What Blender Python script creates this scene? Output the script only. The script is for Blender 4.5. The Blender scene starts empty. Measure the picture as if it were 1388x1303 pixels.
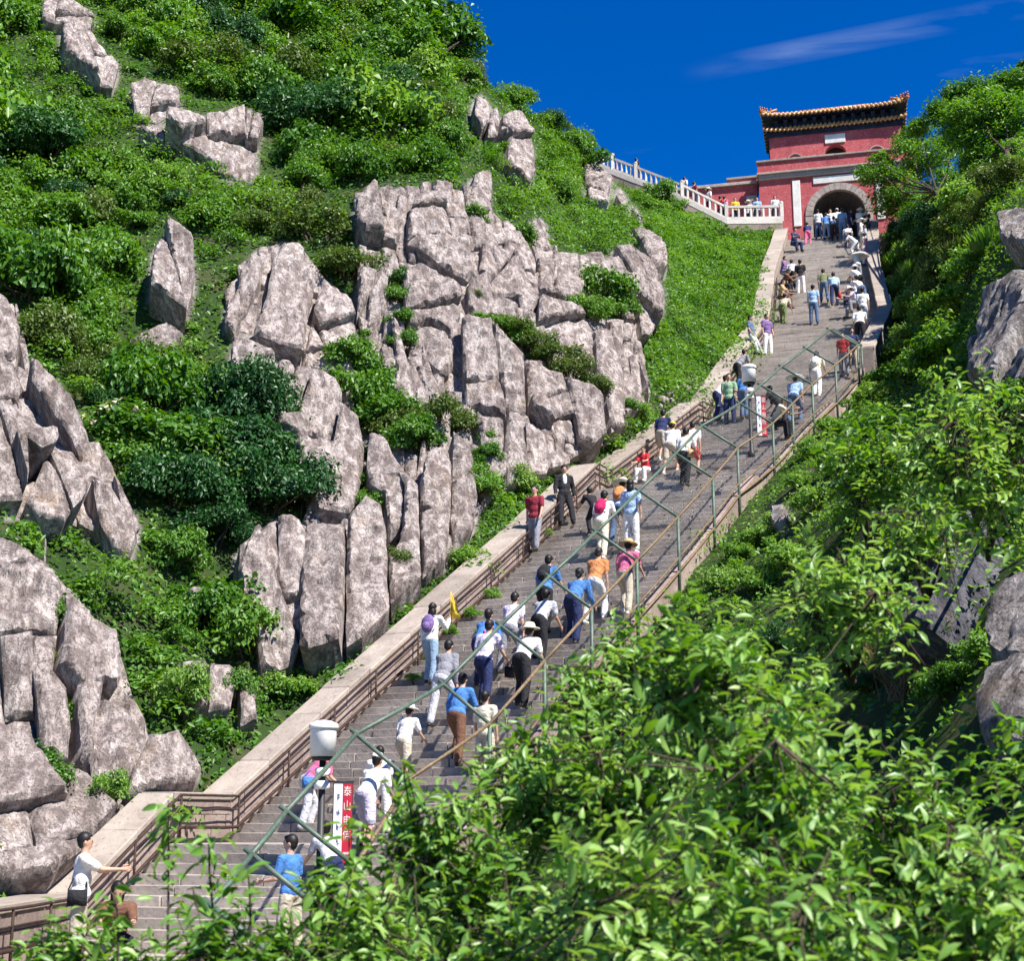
import bpy, bmesh, math, random
import numpy as np
from mathutils import Vector, Matrix, geometry
from mathutils.bvhtree import BVHTree
R = math.radians
rnd = random.Random(7)
rng = np.random.default_rng(7)
SC = bpy.context.scene
COL = SC.collection

# ------------------------------------------------------------------ camera, sky, sun, exposure
F, CX, CY, TH, CZ = 2000.0, 694.0, 651.5, R(13.0), 2.0     # focal length in photo pixels, optical centre, pitch, eye height
cam = bpy.data.objects.new('camera', bpy.data.cameras.new('camera')); COL.objects.link(cam)
cam.data.sensor_fit = 'HORIZONTAL'; cam.data.sensor_width = 36; cam.data.lens = 36 * F / 1388
cam.location = (0, 0, CZ); cam.rotation_euler = (R(90) + TH, 0, 0)
cam.data.clip_start = .1; cam.data.clip_end = 3000
cam.data.dof.use_dof = True; cam.data.dof.focus_distance = 42; cam.data.dof.aperture_fstop = 5.6
SC.camera = cam
S = Vector((.42, -.42, .80)).normalized()                   # towards the sun
SUN_EL, SUN_ROT = math.asin(S.z), math.atan2(S.x, S.y)
sd = bpy.data.lights.new('sun', 'SUN'); sd.energy = 5.0; sd.angle = R(.5); sd.color = (1, .95, .88)
sun = bpy.data.objects.new('sun', sd); COL.objects.link(sun)
sun.rotation_euler = S.to_track_quat('Z', 'Y').to_euler(); sun.location = (60, -60, 120)
SC.view_settings.view_transform = 'Standard'; SC.view_settings.look = 'None'
SC.view_settings.exposure = 1.08; SC.view_settings.gamma = 1; SC.view_settings.use_curve_mapping = False
SC.cycles.max_bounces = 5; SC.cycles.diffuse_bounces = 2; SC.cycles.transmission_bounces = 3; SC.cycles.transparent_max_bounces = 6
SC.cycles.use_denoising = True

def P(px, py, d):
    x = (px - CX) / F * d; v = -(py - CY) / F * d
    return np.array([x, d * math.cos(TH) - v * math.sin(TH), d * math.sin(TH) + v * math.cos(TH) + CZ])
def Q(p):
    z = p[2] - CZ
    d = p[1] * math.cos(TH) + z * math.sin(TH); v = -p[1] * math.sin(TH) + z * math.cos(TH)
    return CX + F * p[0] / d, CY - F * v / d, d

W = bpy.data.worlds.new('World'); SC.world = W; W.use_nodes = True
nt = W.node_tree; nt.nodes.clear()
def N(nt, t, **kw):
    n = nt.nodes.new(t)
    for k, v in kw.items():
        if k.startswith('i_'):
            n.inputs[k[2:].replace('_', ' ')].default_value = v
        else: setattr(n, k, v)
    return n
def LK(nt, a, b): nt.links.new(a, b)
sky = N(nt, 'ShaderNodeTexSky', sky_type='NISHITA', sun_disc=False, sun_elevation=SUN_EL, sun_rotation=SUN_ROT,
        altitude=1500, air_density=1.0, dust_density=.15, ozone_density=5.0)
hs = N(nt, 'ShaderNodeHueSaturation'); hs.inputs['Saturation'].default_value = 1.36; hs.inputs['Value'].default_value = .98; hs.inputs['Hue'].default_value = .515
LK(nt, sky.outputs[0], hs.inputs['Color'])
tc = N(nt, 'ShaderNodeTexCoord')
d1 = Vector(P(1000, 85, 1) - np.array([0, 0, CZ])); d2 = Vector(P(1388, 8, 1) - np.array([0, 0, CZ]))
nrm = d1.cross(d2).normalized()
dt = N(nt, 'ShaderNodeVectorMath', operation='DOT_PRODUCT'); dt.inputs[1].default_value = nrm
LK(nt, tc.outputs['Generated'], dt.inputs[0])
mp = N(nt, 'ShaderNodeMapping'); mp.inputs['Scale'].default_value = (5, 9, 26); mp.inputs['Rotation'].default_value = (0, R(-12), R(20))
LK(nt, tc.outputs['Generated'], mp.inputs[0])
nz = N(nt, 'ShaderNodeTexNoise'); nz.inputs['Scale'].default_value = 1.0; nz.inputs['Detail'].default_value = 6; nz.inputs['Distortion'].default_value = .6
LK(nt, mp.outputs[0], nz.inputs['Vector'])
sq = N(nt, 'ShaderNodeMath', operation='ABSOLUTE'); LK(nt, dt.outputs['Value'], sq.inputs[0])
mr = N(nt, 'ShaderNodeMapRange'); mr.inputs['From Min'].default_value = .0085; mr.inputs['From Max'].default_value = 0; LK(nt, sq.outputs[0], mr.inputs['Value'])
m2 = N(nt, 'ShaderNodeMapRange'); m2.inputs['From Min'].default_value = .36; m2.inputs['From Max'].default_value = 1.15; LK(nt, nz.outputs[0], m2.inputs['Value'])
ml = N(nt, 'ShaderNodeMath', operation='MULTIPLY'); LK(nt, mr.outputs[0], ml.inputs[0]); LK(nt, m2.outputs[0], ml.inputs[1])
cd_ = N(nt, 'ShaderNodeVectorMath', operation='DOT_PRODUCT'); cd_.inputs[1].default_value = Vector(P(1370, 10, 1) - np.array([0, 0, CZ])).normalized(); LK(nt, tc.outputs['Generated'], cd_.inputs[0])
ce = N(nt, 'ShaderNodeMapRange', interpolation_type='SMOOTHSTEP'); ce.inputs['From Min'].default_value = math.cos(R(12)); ce.inputs['From Max'].default_value = math.cos(R(2)); LK(nt, cd_.outputs['Value'], ce.inputs['Value'])
m3 = N(nt, 'ShaderNodeMapRange'); m3.inputs['From Min'].default_value = .66; m3.inputs['From Max'].default_value = 3.5; LK(nt, nz.outputs[0], m3.inputs['Value'])
ad = N(nt, 'ShaderNodeMath', operation='ADD', use_clamp=True); mk = N(nt, 'ShaderNodeMath', operation='MULTIPLY'); LK(nt, ml.outputs[0], mk.inputs[0]); LK(nt, ce.outputs[0], mk.inputs[1]); LK(nt, mk.outputs[0], ad.inputs[0]); LK(nt, m3.outputs[0], ad.inputs[1])
mx = N(nt, 'ShaderNodeMix', data_type='RGBA'); mx.inputs[7].default_value = (6.5, 7.4, 8.6, 1)
LK(nt, ad.outputs[0], mx.inputs[0]); LK(nt, hs.outputs[0], mx.inputs[6])
bg = N(nt, 'ShaderNodeBackground'); bg.inputs['Strength'].default_value = .085
LK(nt, mx.outputs[2], bg.inputs['Color'])
wo = N(nt, 'ShaderNodeOutputWorld'); LK(nt, bg.outputs[0], wo.inputs[0])

# ------------------------------------------------------------------ helpers
def _h(i, j, k):
    n = (i.astype(np.int64) * 374761393 + j.astype(np.int64) * 668265263 + k.astype(np.int64) * 2147483647) & 0xffffffff
    n = ((n ^ (n >> 13)) * 1274126177) & 0xffffffff
    return ((n ^ (n >> 16)) & 0xffff) / 65535.0
def vn(p):
    p = np.asarray(p, float); f = np.floor(p); t = p - f; t = t * t * (3 - 2 * t); i = f.astype(np.int64)
    r = 0
    for a in (0, 1):
        for b in (0, 1):
            for c in (0, 1):
                w = (t[:, 0] if a else 1 - t[:, 0]) * (t[:, 1] if b else 1 - t[:, 1]) * (t[:, 2] if c else 1 - t[:, 2])
                r = r + w * _h(i[:, 0] + a, i[:, 1] + b, i[:, 2] + c)
    return r
def fbm(p, o=4):
    p = np.asarray(p, float); r = 0; a = .5
    for k in range(o): r = r + a * (vn(p * 2 ** k + 17.3 * k) - .5); a *= .5
    return r                                                # about -.5 .. .5
def cells(p):
    """(distance to the nearest cell point, id value of that cell)"""
    p = np.asarray(p, float); f = np.floor(p).astype(np.int64); best = np.full(len(p), 9.); idv = np.zeros(len(p))
    for a in (-1, 0, 1):
        for b in (-1, 0, 1):
            for c in (-1, 0, 1):
                i, j, k = f[:, 0] + a, f[:, 1] + b, f[:, 2] + c
                q = np.stack([i + _h(i, j, k), j + _h(j + 7, k, i), k + _h(k, i + 3, j)], 1)
                dd = np.linalg.norm(p - q, axis=1); m = dd < best
                best = np.where(m, dd, best); idv = np.where(m, _h(i + 5, j + 9, k + 2), idv)
    return best, idv

def tag(o, label=None, cat=None, group=None, kind=None):
    if label: o['label'] = label
    if cat: o['category'] = cat
    if group: o['group'] = group
    if kind: o['kind'] = kind
    return o
def empty(name, loc=(0, 0, 0), rz=0, label=None, cat=None, group=None, kind=None):
    o = bpy.data.objects.new(name, None); COL.objects.link(o); o.location = loc; o.rotation_euler = (0, 0, rz); o.empty_display_size = .2
    return tag(o, label, cat, group, kind)
def link(name, me, parent=None, loc=None):
    o = bpy.data.objects.new(name, me); COL.objects.link(o)
    if parent: o.parent = parent
    if loc is not None: o.location = loc
    return o
def npmesh(name, v, f, mats, smooth=False, mi=None):
    """v (n,3); f (m,k) of one polygon size"""
    me = bpy.data.meshes.new(name); v = np.asarray(v, np.float32); f = np.asarray(f, np.int32)
    me.vertices.add(len(v)); me.vertices.foreach_set('co', v.ravel())
    k = f.shape[1]; me.loops.add(f.size); me.loops.foreach_set('vertex_index', f.ravel())
    me.polygons.add(len(f)); me.polygons.foreach_set('loop_start', np.arange(0, f.size, k, dtype=np.int32))
    if smooth: me.polygons.foreach_set('use_smooth', np.ones(len(f), bool))
    if mi is not None: me.polygons.foreach_set('material_index', np.asarray(mi, np.int32))
    for m in (mats if isinstance(mats, (list, tuple)) else [mats]): me.materials.append(m)
    me.update(calc_edges=True); me.validate()
    return me

class MB:
    def __init__(s): s.v = []; s.f = []; s.m = []; s.cur = 0
    def mat(s, i): s.cur = i; return s
    def add(s, vs, fs):
        b = len(s.v); s.v += [tuple(map(float, x)) for x in vs]; s.f += [tuple(b + i for i in f) for f in fs]; s.m += [s.cur] * len(fs); return s
    def hexa(s, c):      # 8 corners: bottom ring 0-3, top ring 4-7
        return s.add(c, [(3, 2, 1, 0), (4, 5, 6, 7), (0, 1, 5, 4), (1, 2, 6, 5), (2, 3, 7, 6), (3, 0, 4, 7)])
    def box(s, a, b):
        (x0, y0, z0), (x1, y1, z1) = a, b
        return s.hexa([(x0, y0, z0), (x1, y0, z0), (x1, y1, z0), (x0, y1, z0), (x0, y0, z1), (x1, y0, z1), (x1, y1, z1), (x0, y1, z1)])
    def tube(s, pts, r, n=6, cap=True):
        pts = [np.asarray(p, float) for p in pts]; m = len(pts)
        rs = r if isinstance(r, (list, tuple, np.ndarray)) else [r] * m
        vs = []; prev = None
        for i in range(m):
            t = pts[min(i + 1, m - 1)] - pts[max(i - 1, 0)]; t = t / (np.linalg.norm(t) + 1e-9)
            if prev is None:
                a = np.cross(t, [0, 0, 1.]); a = np.cross(t, [1., 0, 0]) if np.linalg.norm(a) < .1 else a
            else: a = prev - t * np.dot(prev, t)
            a = a / (np.linalg.norm(a) + 1e-9); prev = a; b = np.cross(t, a)
            for k in range(n):
                an = 2 * math.pi * k / n; vs.append(pts[i] + rs[i] * (a * math.cos(an) + b * math.sin(an)))
        fs = [(i * n + k, i * n + (k + 1) % n, (i + 1) * n + (k + 1) % n, (i + 1) * n + k) for i in range(m - 1) for k in range(n)]
        if cap: fs += [tuple(range(n - 1, -1, -1)), tuple((m - 1) * n + k for k in range(n))]
        return s.add(vs, fs)
    def lathe(s, prof, c=(0, 0, 0), n=16, M=None):
        vs = []
        for r, z in prof:
            for k in range(n):
                a = 2 * math.pi * k / n; p = np.array([r * math.cos(a), r * math.sin(a), z])
                if M is not None: p = M @ p
                vs.append(p + np.asarray(c))
        m = len(prof)
        fs = [(i * n + k, i * n + (k + 1) % n, (i + 1) * n + (k + 1) % n, (i + 1) * n + k) for i in range(m - 1) for k in range(n)]
        fs += [tuple(range(n - 1, -1, -1)), tuple((m - 1) * n + k for k in range(n))]
        return s.add(vs, fs)
    def ell(s, c, r, M=None, n=12, m=8):
        prof = [(max(1e-4, math.sin(math.pi * i / m)), -math.cos(math.pi * i / m)) for i in range(m + 1)]
        Mr = np.diag(r) if M is None else M @ np.diag(r)
        return s.lathe(prof, c, n, Mr)
    def prism(s, poly, off):
        n = len(poly); a = [np.asarray(p, float) for p in poly]; b = [p + np.asarray(off, float) for p in a]
        return s.add(a + b, [tuple(range(n - 1, -1, -1)), tuple(range(n, 2 * n))] + [(i, (i + 1) % n, n + (i + 1) % n, n + i) for i in range(n)])
    def mesh(s, name, mats, smooth=False):
        me = bpy.data.meshes.new(name); me.from_pydata(s.v, [], s.f)
        for m in (mats if isinstance(mats, (list, tuple)) else [mats]): me.materials.append(m)
        me.polygons.foreach_set('material_index', s.m)
        if smooth: me.polygons.foreach_set('use_smooth', [True] * len(s.f))
        me.update(); return me
    def build(s, name, mats, parent=None, smooth=False, bevel=0, loc=None):
        me = s.mesh(name, mats, smooth)
        if bevel:
            bm = bmesh.new(); bm.from_mesh(me); bmesh.ops.bevel(bm, geom=bm.edges[:], offset=bevel, segments=1, affect='EDGES', clamp_overlap=True); bm.to_mesh(me); bm.free()
        return link(name, me, parent, loc)

# ------------------------------------------------------------------ materials
MATS = {}
def base_mat(name):
    m = bpy.data.materials.new(name); m.use_nodes = True; t = m.node_tree; b = t.nodes['Principled BSDF']; MATS[name] = m
    return m, t, b
def noise(t, scale, detail=4, vec=None, dist=0, rough=.55):
    n = N(t, 'ShaderNodeTexNoise'); n.inputs['Scale'].default_value = scale; n.inputs['Detail'].default_value = detail
    n.inputs['Distortion'].default_value = dist; n.inputs['Roughness'].default_value = rough
    if vec is not None: LK(t, vec, n.inputs['Vector'])
    return n.outputs[0]
def ramp(t, fac, stops):
    r = N(t, 'ShaderNodeValToRGB'); e = r.color_ramp.elements
    while len(e) < len(stops): e.new(.5)
    for x, (p, c) in zip(e, stops): x.position = p; x.color = (*c, 1) if len(c) == 3 else c
    LK(t, fac, r.inputs[0]); return r.outputs[0]
def mixc(t, fac, a, b, mode='MIX'):
    m = N(t, 'ShaderNodeMix', data_type='RGBA', blend_type=mode)
    for s, x in ((0, fac), (6, a), (7, b)):
        if isinstance(x, (int, float)): m.inputs[s].default_value = x
        elif isinstance(x, tuple): m.inputs[s].default_value = (*x, 1)
        else: LK(t, x, m.inputs[s])
    return m.outputs[2]
def bump(t, b, h, strength=.5, dist=.05):
    n = N(t, 'ShaderNodeBump'); n.inputs['Strength'].default_value = strength; n.inputs['Distance'].default_value = dist
    LK(t, h, n.inputs['Height']); LK(t, n.outputs[0], b.inputs['Normal'])
def wpos(t, scale=(1, 1, 1)):
    g = N(t, 'ShaderNodeNewGeometry'); m = N(t, 'ShaderNodeMapping'); m.inputs['Scale'].default_value = scale
    LK(t, g.outputs['Position'], m.inputs[0]); return m.outputs[0]

def rock_mat(name, dark, mid, light, streak=1.0):
    m, t, b = base_mat(name); w = wpos(t); ws = wpos(t, (1.6, 1.6, .35))
    c = ramp(t, noise(t, .55, 5, w), [(.3, mid), (.55, light), (.75, mid)])
    c = mixc(t, ramp(t, noise(t, 2.6, 6, ws, .4, .7), [(.42, (1, 1, 1)), (.62, (0, 0, 0))]), c, dark)
    c = mixc(t, ramp(t, noise(t, 7, 6, wpos(t, (1.5, 1.5, .7)), .3, .75), [(.52, (0, 0, 0)), (.64, (.9, .9, .9))]), c, dark)
    c = mixc(t, ramp(t, noise(t, 1.3, 3, w), [(.6, (0, 0, 0)), (.75, (.4, .4, .4))]), c, (.33, .22, .13))
    c = mixc(t, ramp(t, noise(t, 24, 4, w, .3), [(.56, (0, 0, 0)), (.68, (.9, .9, .9))]), c, tuple(x * .45 for x in dark))
    c = mixc(t, ramp(t, noise(t, 1.1, 4, wpos(t, (3.2, 3.2, .3)), .8, .6), [(.485, (0, 0, 0)), (.5, (.75, .75, .75)), (.515, (0, 0, 0))]), c, tuple(x * .3 for x in dark))
    oi = N(t, 'ShaderNodeObjectInfo'); h = N(t, 'ShaderNodeHueSaturation'); LK(t, c, h.inputs['Color'])
    mr = N(t, 'ShaderNodeMapRange'); mr.inputs['To Min'].default_value = .86; mr.inputs['To Max'].default_value = 1.1; LK(t, oi.outputs['Random'], mr.inputs['Value']); LK(t, mr.outputs[0], h.inputs['Value'])
    LK(t, h.outputs[0], b.inputs['Base Color']); b.inputs['Roughness'].default_value = .9; b.inputs['Specular IOR Level'].default_value = .2
    n1 = noise(t, 3.2, 8, ws, .3, .72); n2 = noise(t, 11, 6, w, 0, .7)
    a = N(t, 'ShaderNodeMath', operation='ADD'); LK(t, n1, a.inputs[0]); LK(t, n2, a.inputs[1])
    bump(t, b, a.outputs[0], .85, .12); return m
ROCK = rock_mat('pale_rock', (.19, .152, .138), (.485, .415, .385), (.60, .525, .485))
ROCKG = rock_mat('grey_rock', (.15, .13, .12), (.40, .355, .33), (.52, .465, .43))

ROCK_SHADE = rock_mat('shade_toned_rock', (.05, .05, .058), (.115, .112, .125), (.17, .165, .18))  # darker copy of the rock colours, foliage shade put into the colour
def leaf_mat(name, cols, trans=.35, tint_attr=False, gloss=.35, pscale=.5):
    m, t, b = base_mat(name); g = N(t, 'ShaderNodeNewGeometry'); oi = N(t, 'ShaderNodeObjectInfo')
    n = noise(t, pscale, 3, wpos(t))
    if tint_attr:
        at = N(t, 'ShaderNodeAttribute'); at.attribute_name = 'tint'; src = at.outputs['Fac']
    else: src = g.outputs['Random Per Island']
    a = N(t, 'ShaderNodeMath', operation='MULTIPLY_ADD'); LK(t, src, a.inputs[0]); a.inputs[1].default_value = .5; LK(t, n, a.inputs[2])
    a2 = N(t, 'ShaderNodeMath', operation='MULTIPLY_ADD'); LK(t, oi.outputs['Random'], a2.inputs[0]); a2.inputs[1].default_value = .35; LK(t, a.outputs[0], a2.inputs[2])
    mr = N(t, 'ShaderNodeMapRange'); mr.inputs['From Min'].default_value = .35; mr.inputs['From Max'].default_value = 1.15; LK(t, a2.outputs[0], mr.inputs['Value'])
    k = len(cols) - 1
    c = ramp(t, mr.outputs[0], [(i / k, x) for i, x in enumerate(cols)])
    LK(t, c, b.inputs['Base Color']); b.inputs['Roughness'].default_value = .42; b.inputs['Specular IOR Level'].default_value = gloss
    tr = N(t, 'ShaderNodeBsdfTranslucent'); hs = N(t, 'ShaderNodeHueSaturation'); hs.inputs['Hue'].default_value = .485; hs.inputs['Saturation'].default_value = 1.15; hs.inputs['Value'].default_value = 1.5
    LK(t, c, hs.inputs['Color']); LK(t, hs.outputs[0], tr.inputs['Color'])
    ms = N(t, 'ShaderNodeMixShader'); ms.inputs[0].default_value = trans; LK(t, b.outputs[0], ms.inputs[1]); LK(t, tr.outputs[0], ms.inputs[2])
    LK(t, ms.outputs[0], t.nodes['Material Output'].inputs[0]); return m
LEAF_MID = leaf_mat('mid_green_leaf', [(.020, .075, .012), (.045, .135, .018), (.075, .190, .022), (.115, .24, .035)])
LEAF_DARK = leaf_mat('dark_green_leaf', [(.012, .050, .018), (.025, .090, .022), (.045, .13, .028)], .25)
LEAF_LIGHT = leaf_mat('light_green_leaf', [(.045, .13, .016), (.08, .20, .024), (.13, .28, .04), (.20, .33, .07)], .4)
LEAF_OLIVE = leaf_mat('olive_leaf', [(.035, .075, .014), (.07, .125, .02), (.11, .165, .035)], .3)
LEAF_FG = leaf_mat('broad_leaf', [(.022, .078, .012), (.07, .18, .022), (.14, .29, .042), (.26, .42, .095)], .38, gloss=.6, pscale=1.2)
COVER = leaf_mat('ground_cover_leaf', [(.018, .06, .012), (.045, .13, .018), (.08, .20, .024), (.13, .26, .04)], .35, True)
HERB = leaf_mat('meadow_herb', [(.025, .085, .012), (.06, .165, .018), (.11, .25, .028), (.19, .33, .06)], .4, True)
def plain(name, col, rough=.8, nscale=0, namp=.25, spec=.3, metal=0, bumpd=0):
    m, t, b = base_mat(name); b.inputs['Roughness'].default_value = rough; b.inputs['Specular IOR Level'].default_value = spec; b.inputs['Metallic'].default_value = metal
    if nscale:
        n = noise(t, nscale, 5, wpos(t), .2, .65)
        LK(t, ramp(t, n, [(.3, tuple(c * (1 - namp) for c in col)), (.7, tuple(min(1, c * (1 + namp)) for c in col))]), b.inputs['Base Color'])
        if bumpd: bump(t, b, n, .6, bumpd)
    else: b.inputs['Base Color'].default_value = (*col, 1)
    return m
BARK = plain('bark', (.065, .048, .036), .9, 9, .5, .2, 0, .02)
BLOSSOM = plain('cream_blossom', (.72, .66, .42), .7)
def soil_mat():
    m, t, b = base_mat('soil'); w = wpos(t)
    c = ramp(t, noise(t, .8, 6, w, .2, .65), [(.3, (.022, .045, .012)), (.5, (.035, .065, .018)), (.66, (.07, .075, .035)), (.82, (.16, .13, .09))])
    at = N(t, 'ShaderNodeAttribute'); at.attribute_name = 'rocky'
    ws = wpos(t, (1.6, 1.6, .4))
    rc = ramp(t, noise(t, 2, 7, ws, .4, .7), [(.35, (.44, .38, .37)), (.52, (.30, .26, .255)), (.68, (.13, .11, .11))])
    LK(t, mixc(t, at.outputs['Fac'], c, rc), b.inputs['Base Color']); b.inputs['Roughness'].default_value = .95; b.inputs['Specular IOR Level'].default_value = .1
    bump(t, b, noise(t, 3, 8, w, .2, .7), .9, .2); return m
SOIL = soil_mat()
def stone_mat(name, a, bcol, crack=(.12, .10, .095), sc=3.0):
    m, t, b = base_mat(name); w = wpos(t)
    c = ramp(t, noise(t, sc, 6, w, .3, .65), [(.3, a), (.65, bcol)])
    c = mixc(t, ramp(t, noise(t, sc * 5, 4, w, 0, .7), [(.55, (0, 0, 0)), (.7, (.8, .8, .8))]), c, crack)
    c = mixc(t, ramp(t, noise(t, sc * .35, 3, w), [(.55, (0, 0, 0)), (.72, (.5, .5, .5))]), c, tuple(x * .55 for x in a))
    oi = N(t, 'ShaderNodeObjectInfo'); h = N(t, 'ShaderNodeHueSaturation'); LK(t, c, h.inputs['Color'])
    mr = N(t, 'ShaderNodeMapRange'); mr.inputs['To Min'].default_value = .82; mr.inputs['To Max'].default_value = 1.14; LK(t, oi.outputs['Random'], mr.inputs['Value']); LK(t, mr.outputs[0], h.inputs['Value'])
    LK(t, h.outputs[0], b.inputs['Base Color']); b.inputs['Roughness'].default_value = .88; b.inputs['Specular IOR Level'].default_value = .2
    bump(t, b, noise(t, sc * 4, 6, w, .1, .7), .6, .03); return m
STEP = stone_mat('step_stone', (.26, .225, .195), (.37, .325, .285), (.14, .115, .10), 2.0)
COPING = stone_mat('coping_stone', (.26, .215, .18), (.355, .305, .26), (.155, .125, .105), 2.2)
BLOCK = stone_mat('wall_block_stone', (.22, .16, .14), (.33, .265, .23), (.13, .09, .08), 2.2)
MORTAR = stone_mat('mortar', (.24, .195, .17), (.31, .26, .225))
MARBLE = stone_mat('balustrade_stone', (.52, .47, .42), (.64, .59, .54), (.36, .32, .28))
RED = stone_mat('red_plaster', (.42, .068, .08), (.53, .125, .13), (.60, .36, .34), 1.9)
ARCHST = stone_mat('arch_stone', (.30, .25, .22), (.40, .34, .30))
PLAQUE = stone_mat('plaque_stone', (.62, .60, .55), (.76, .75, .70), (.42, .40, .40), 2.5)
DARKWOOD = plain('blue_painted_beam', (.018, .026, .065), .7, 3.5, .7)
INSIDE = plain('interior_darkness', (.02, .018, .018), .9)  # near-black colour standing in for the darkness inside the openings
TILE = plain('yellow_glazed_tile', (.46, .23, .075), .45, 4.5, .65, .4)
TILER = plain('orange_ridge_tile', (.42, .15, .06), .4, 5, .4, .5)
RUST = plain('rusty_iron', (.045, .026, .02), .7, 12, .5, .3, .2)
GREENP = plain('green_painted_pipe', (.075, .115, .085), .5, 10, .35, .4)
BROWNP = plain('worn_brown_pipe', (.16, .11, .06), .6, 14, .5, .4)
WIRE = plain('wire', (.035, .045, .04), .6)
WHITEP = plain('white_enamel', (.84, .82, .78), .45, 5, .14, .4)
DARKP = plain('dark_metal', (.03, .03, .032), .5)
SIGNW = plain('sign_white', (.66, .68, .74), .6, 8, .08)
SIGNR = plain('sign_red', (.42, .015, .04), .55, 8, .15)
INK = plain('sign_ink', (.06, .06, .14), .7)
SIGNL = plain('sign_lettering', (.80, .66, .62), .7)
# ------------------------------------------------------------------ the stair line: inner top edge of the left wall, in metres
NODES = [P(*a) for a in [(0, 1240, 19.72), (100, 1212, 22.73), (234, 1074, 25.24), (313, 1078, 26.63), (500, 906, 30.71), (700, 728, 36.94),
                         (805, 628, 42.14), (822, 637, 42.95), (946, 543, 49.60), (956, 548, 50.04), (997, 489, 55.37), (1041, 431, 62.57),
                         (1049, 366, 73.29), (1067, 309, 85.66)]]
NODES[0][2] = NODES[1][2]
NODES = [NODES[0] + np.array([-.25, -4.5, 0])] + NODES          # the lowest landing goes on towards the viewer
WH, SW, WT = .85, 4.56, .66                                    # wall height over the treads, stair width, wall thickness
LAND = {0, 1, 3, 7, 9}                                         # level stretches
for i in LAND: NODES[i + 1][2] = NODES[i][2]
NN = len(NODES)
dirs = []
for i in range(NN - 1):
    d = (NODES[i + 1] - NODES[i]) * [1, 1, 0]; dirs.append(d / np.linalg.norm(d))
def right_at(i):
    a, b = dirs[max(i - 1, 0)], dirs[min(i, NN - 2)]; m = a + b; m = m / np.linalg.norm(m)
    return np.array([m[1], -m[0], 0]) / max(.6, float(np.dot(m, a)))
RV = [right_at(i) for i in range(NN)]
LT = [NODES[i] - [0, 0, WH] for i in range(NN)]                # tread level, left edge
RT = [LT[i] + RV[i] * SW for i in range(NN)]                   # tread level, right edge
TOPZ = LT[-1][2]
def lerp(a, b, t): return a + (b - a) * t

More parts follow.
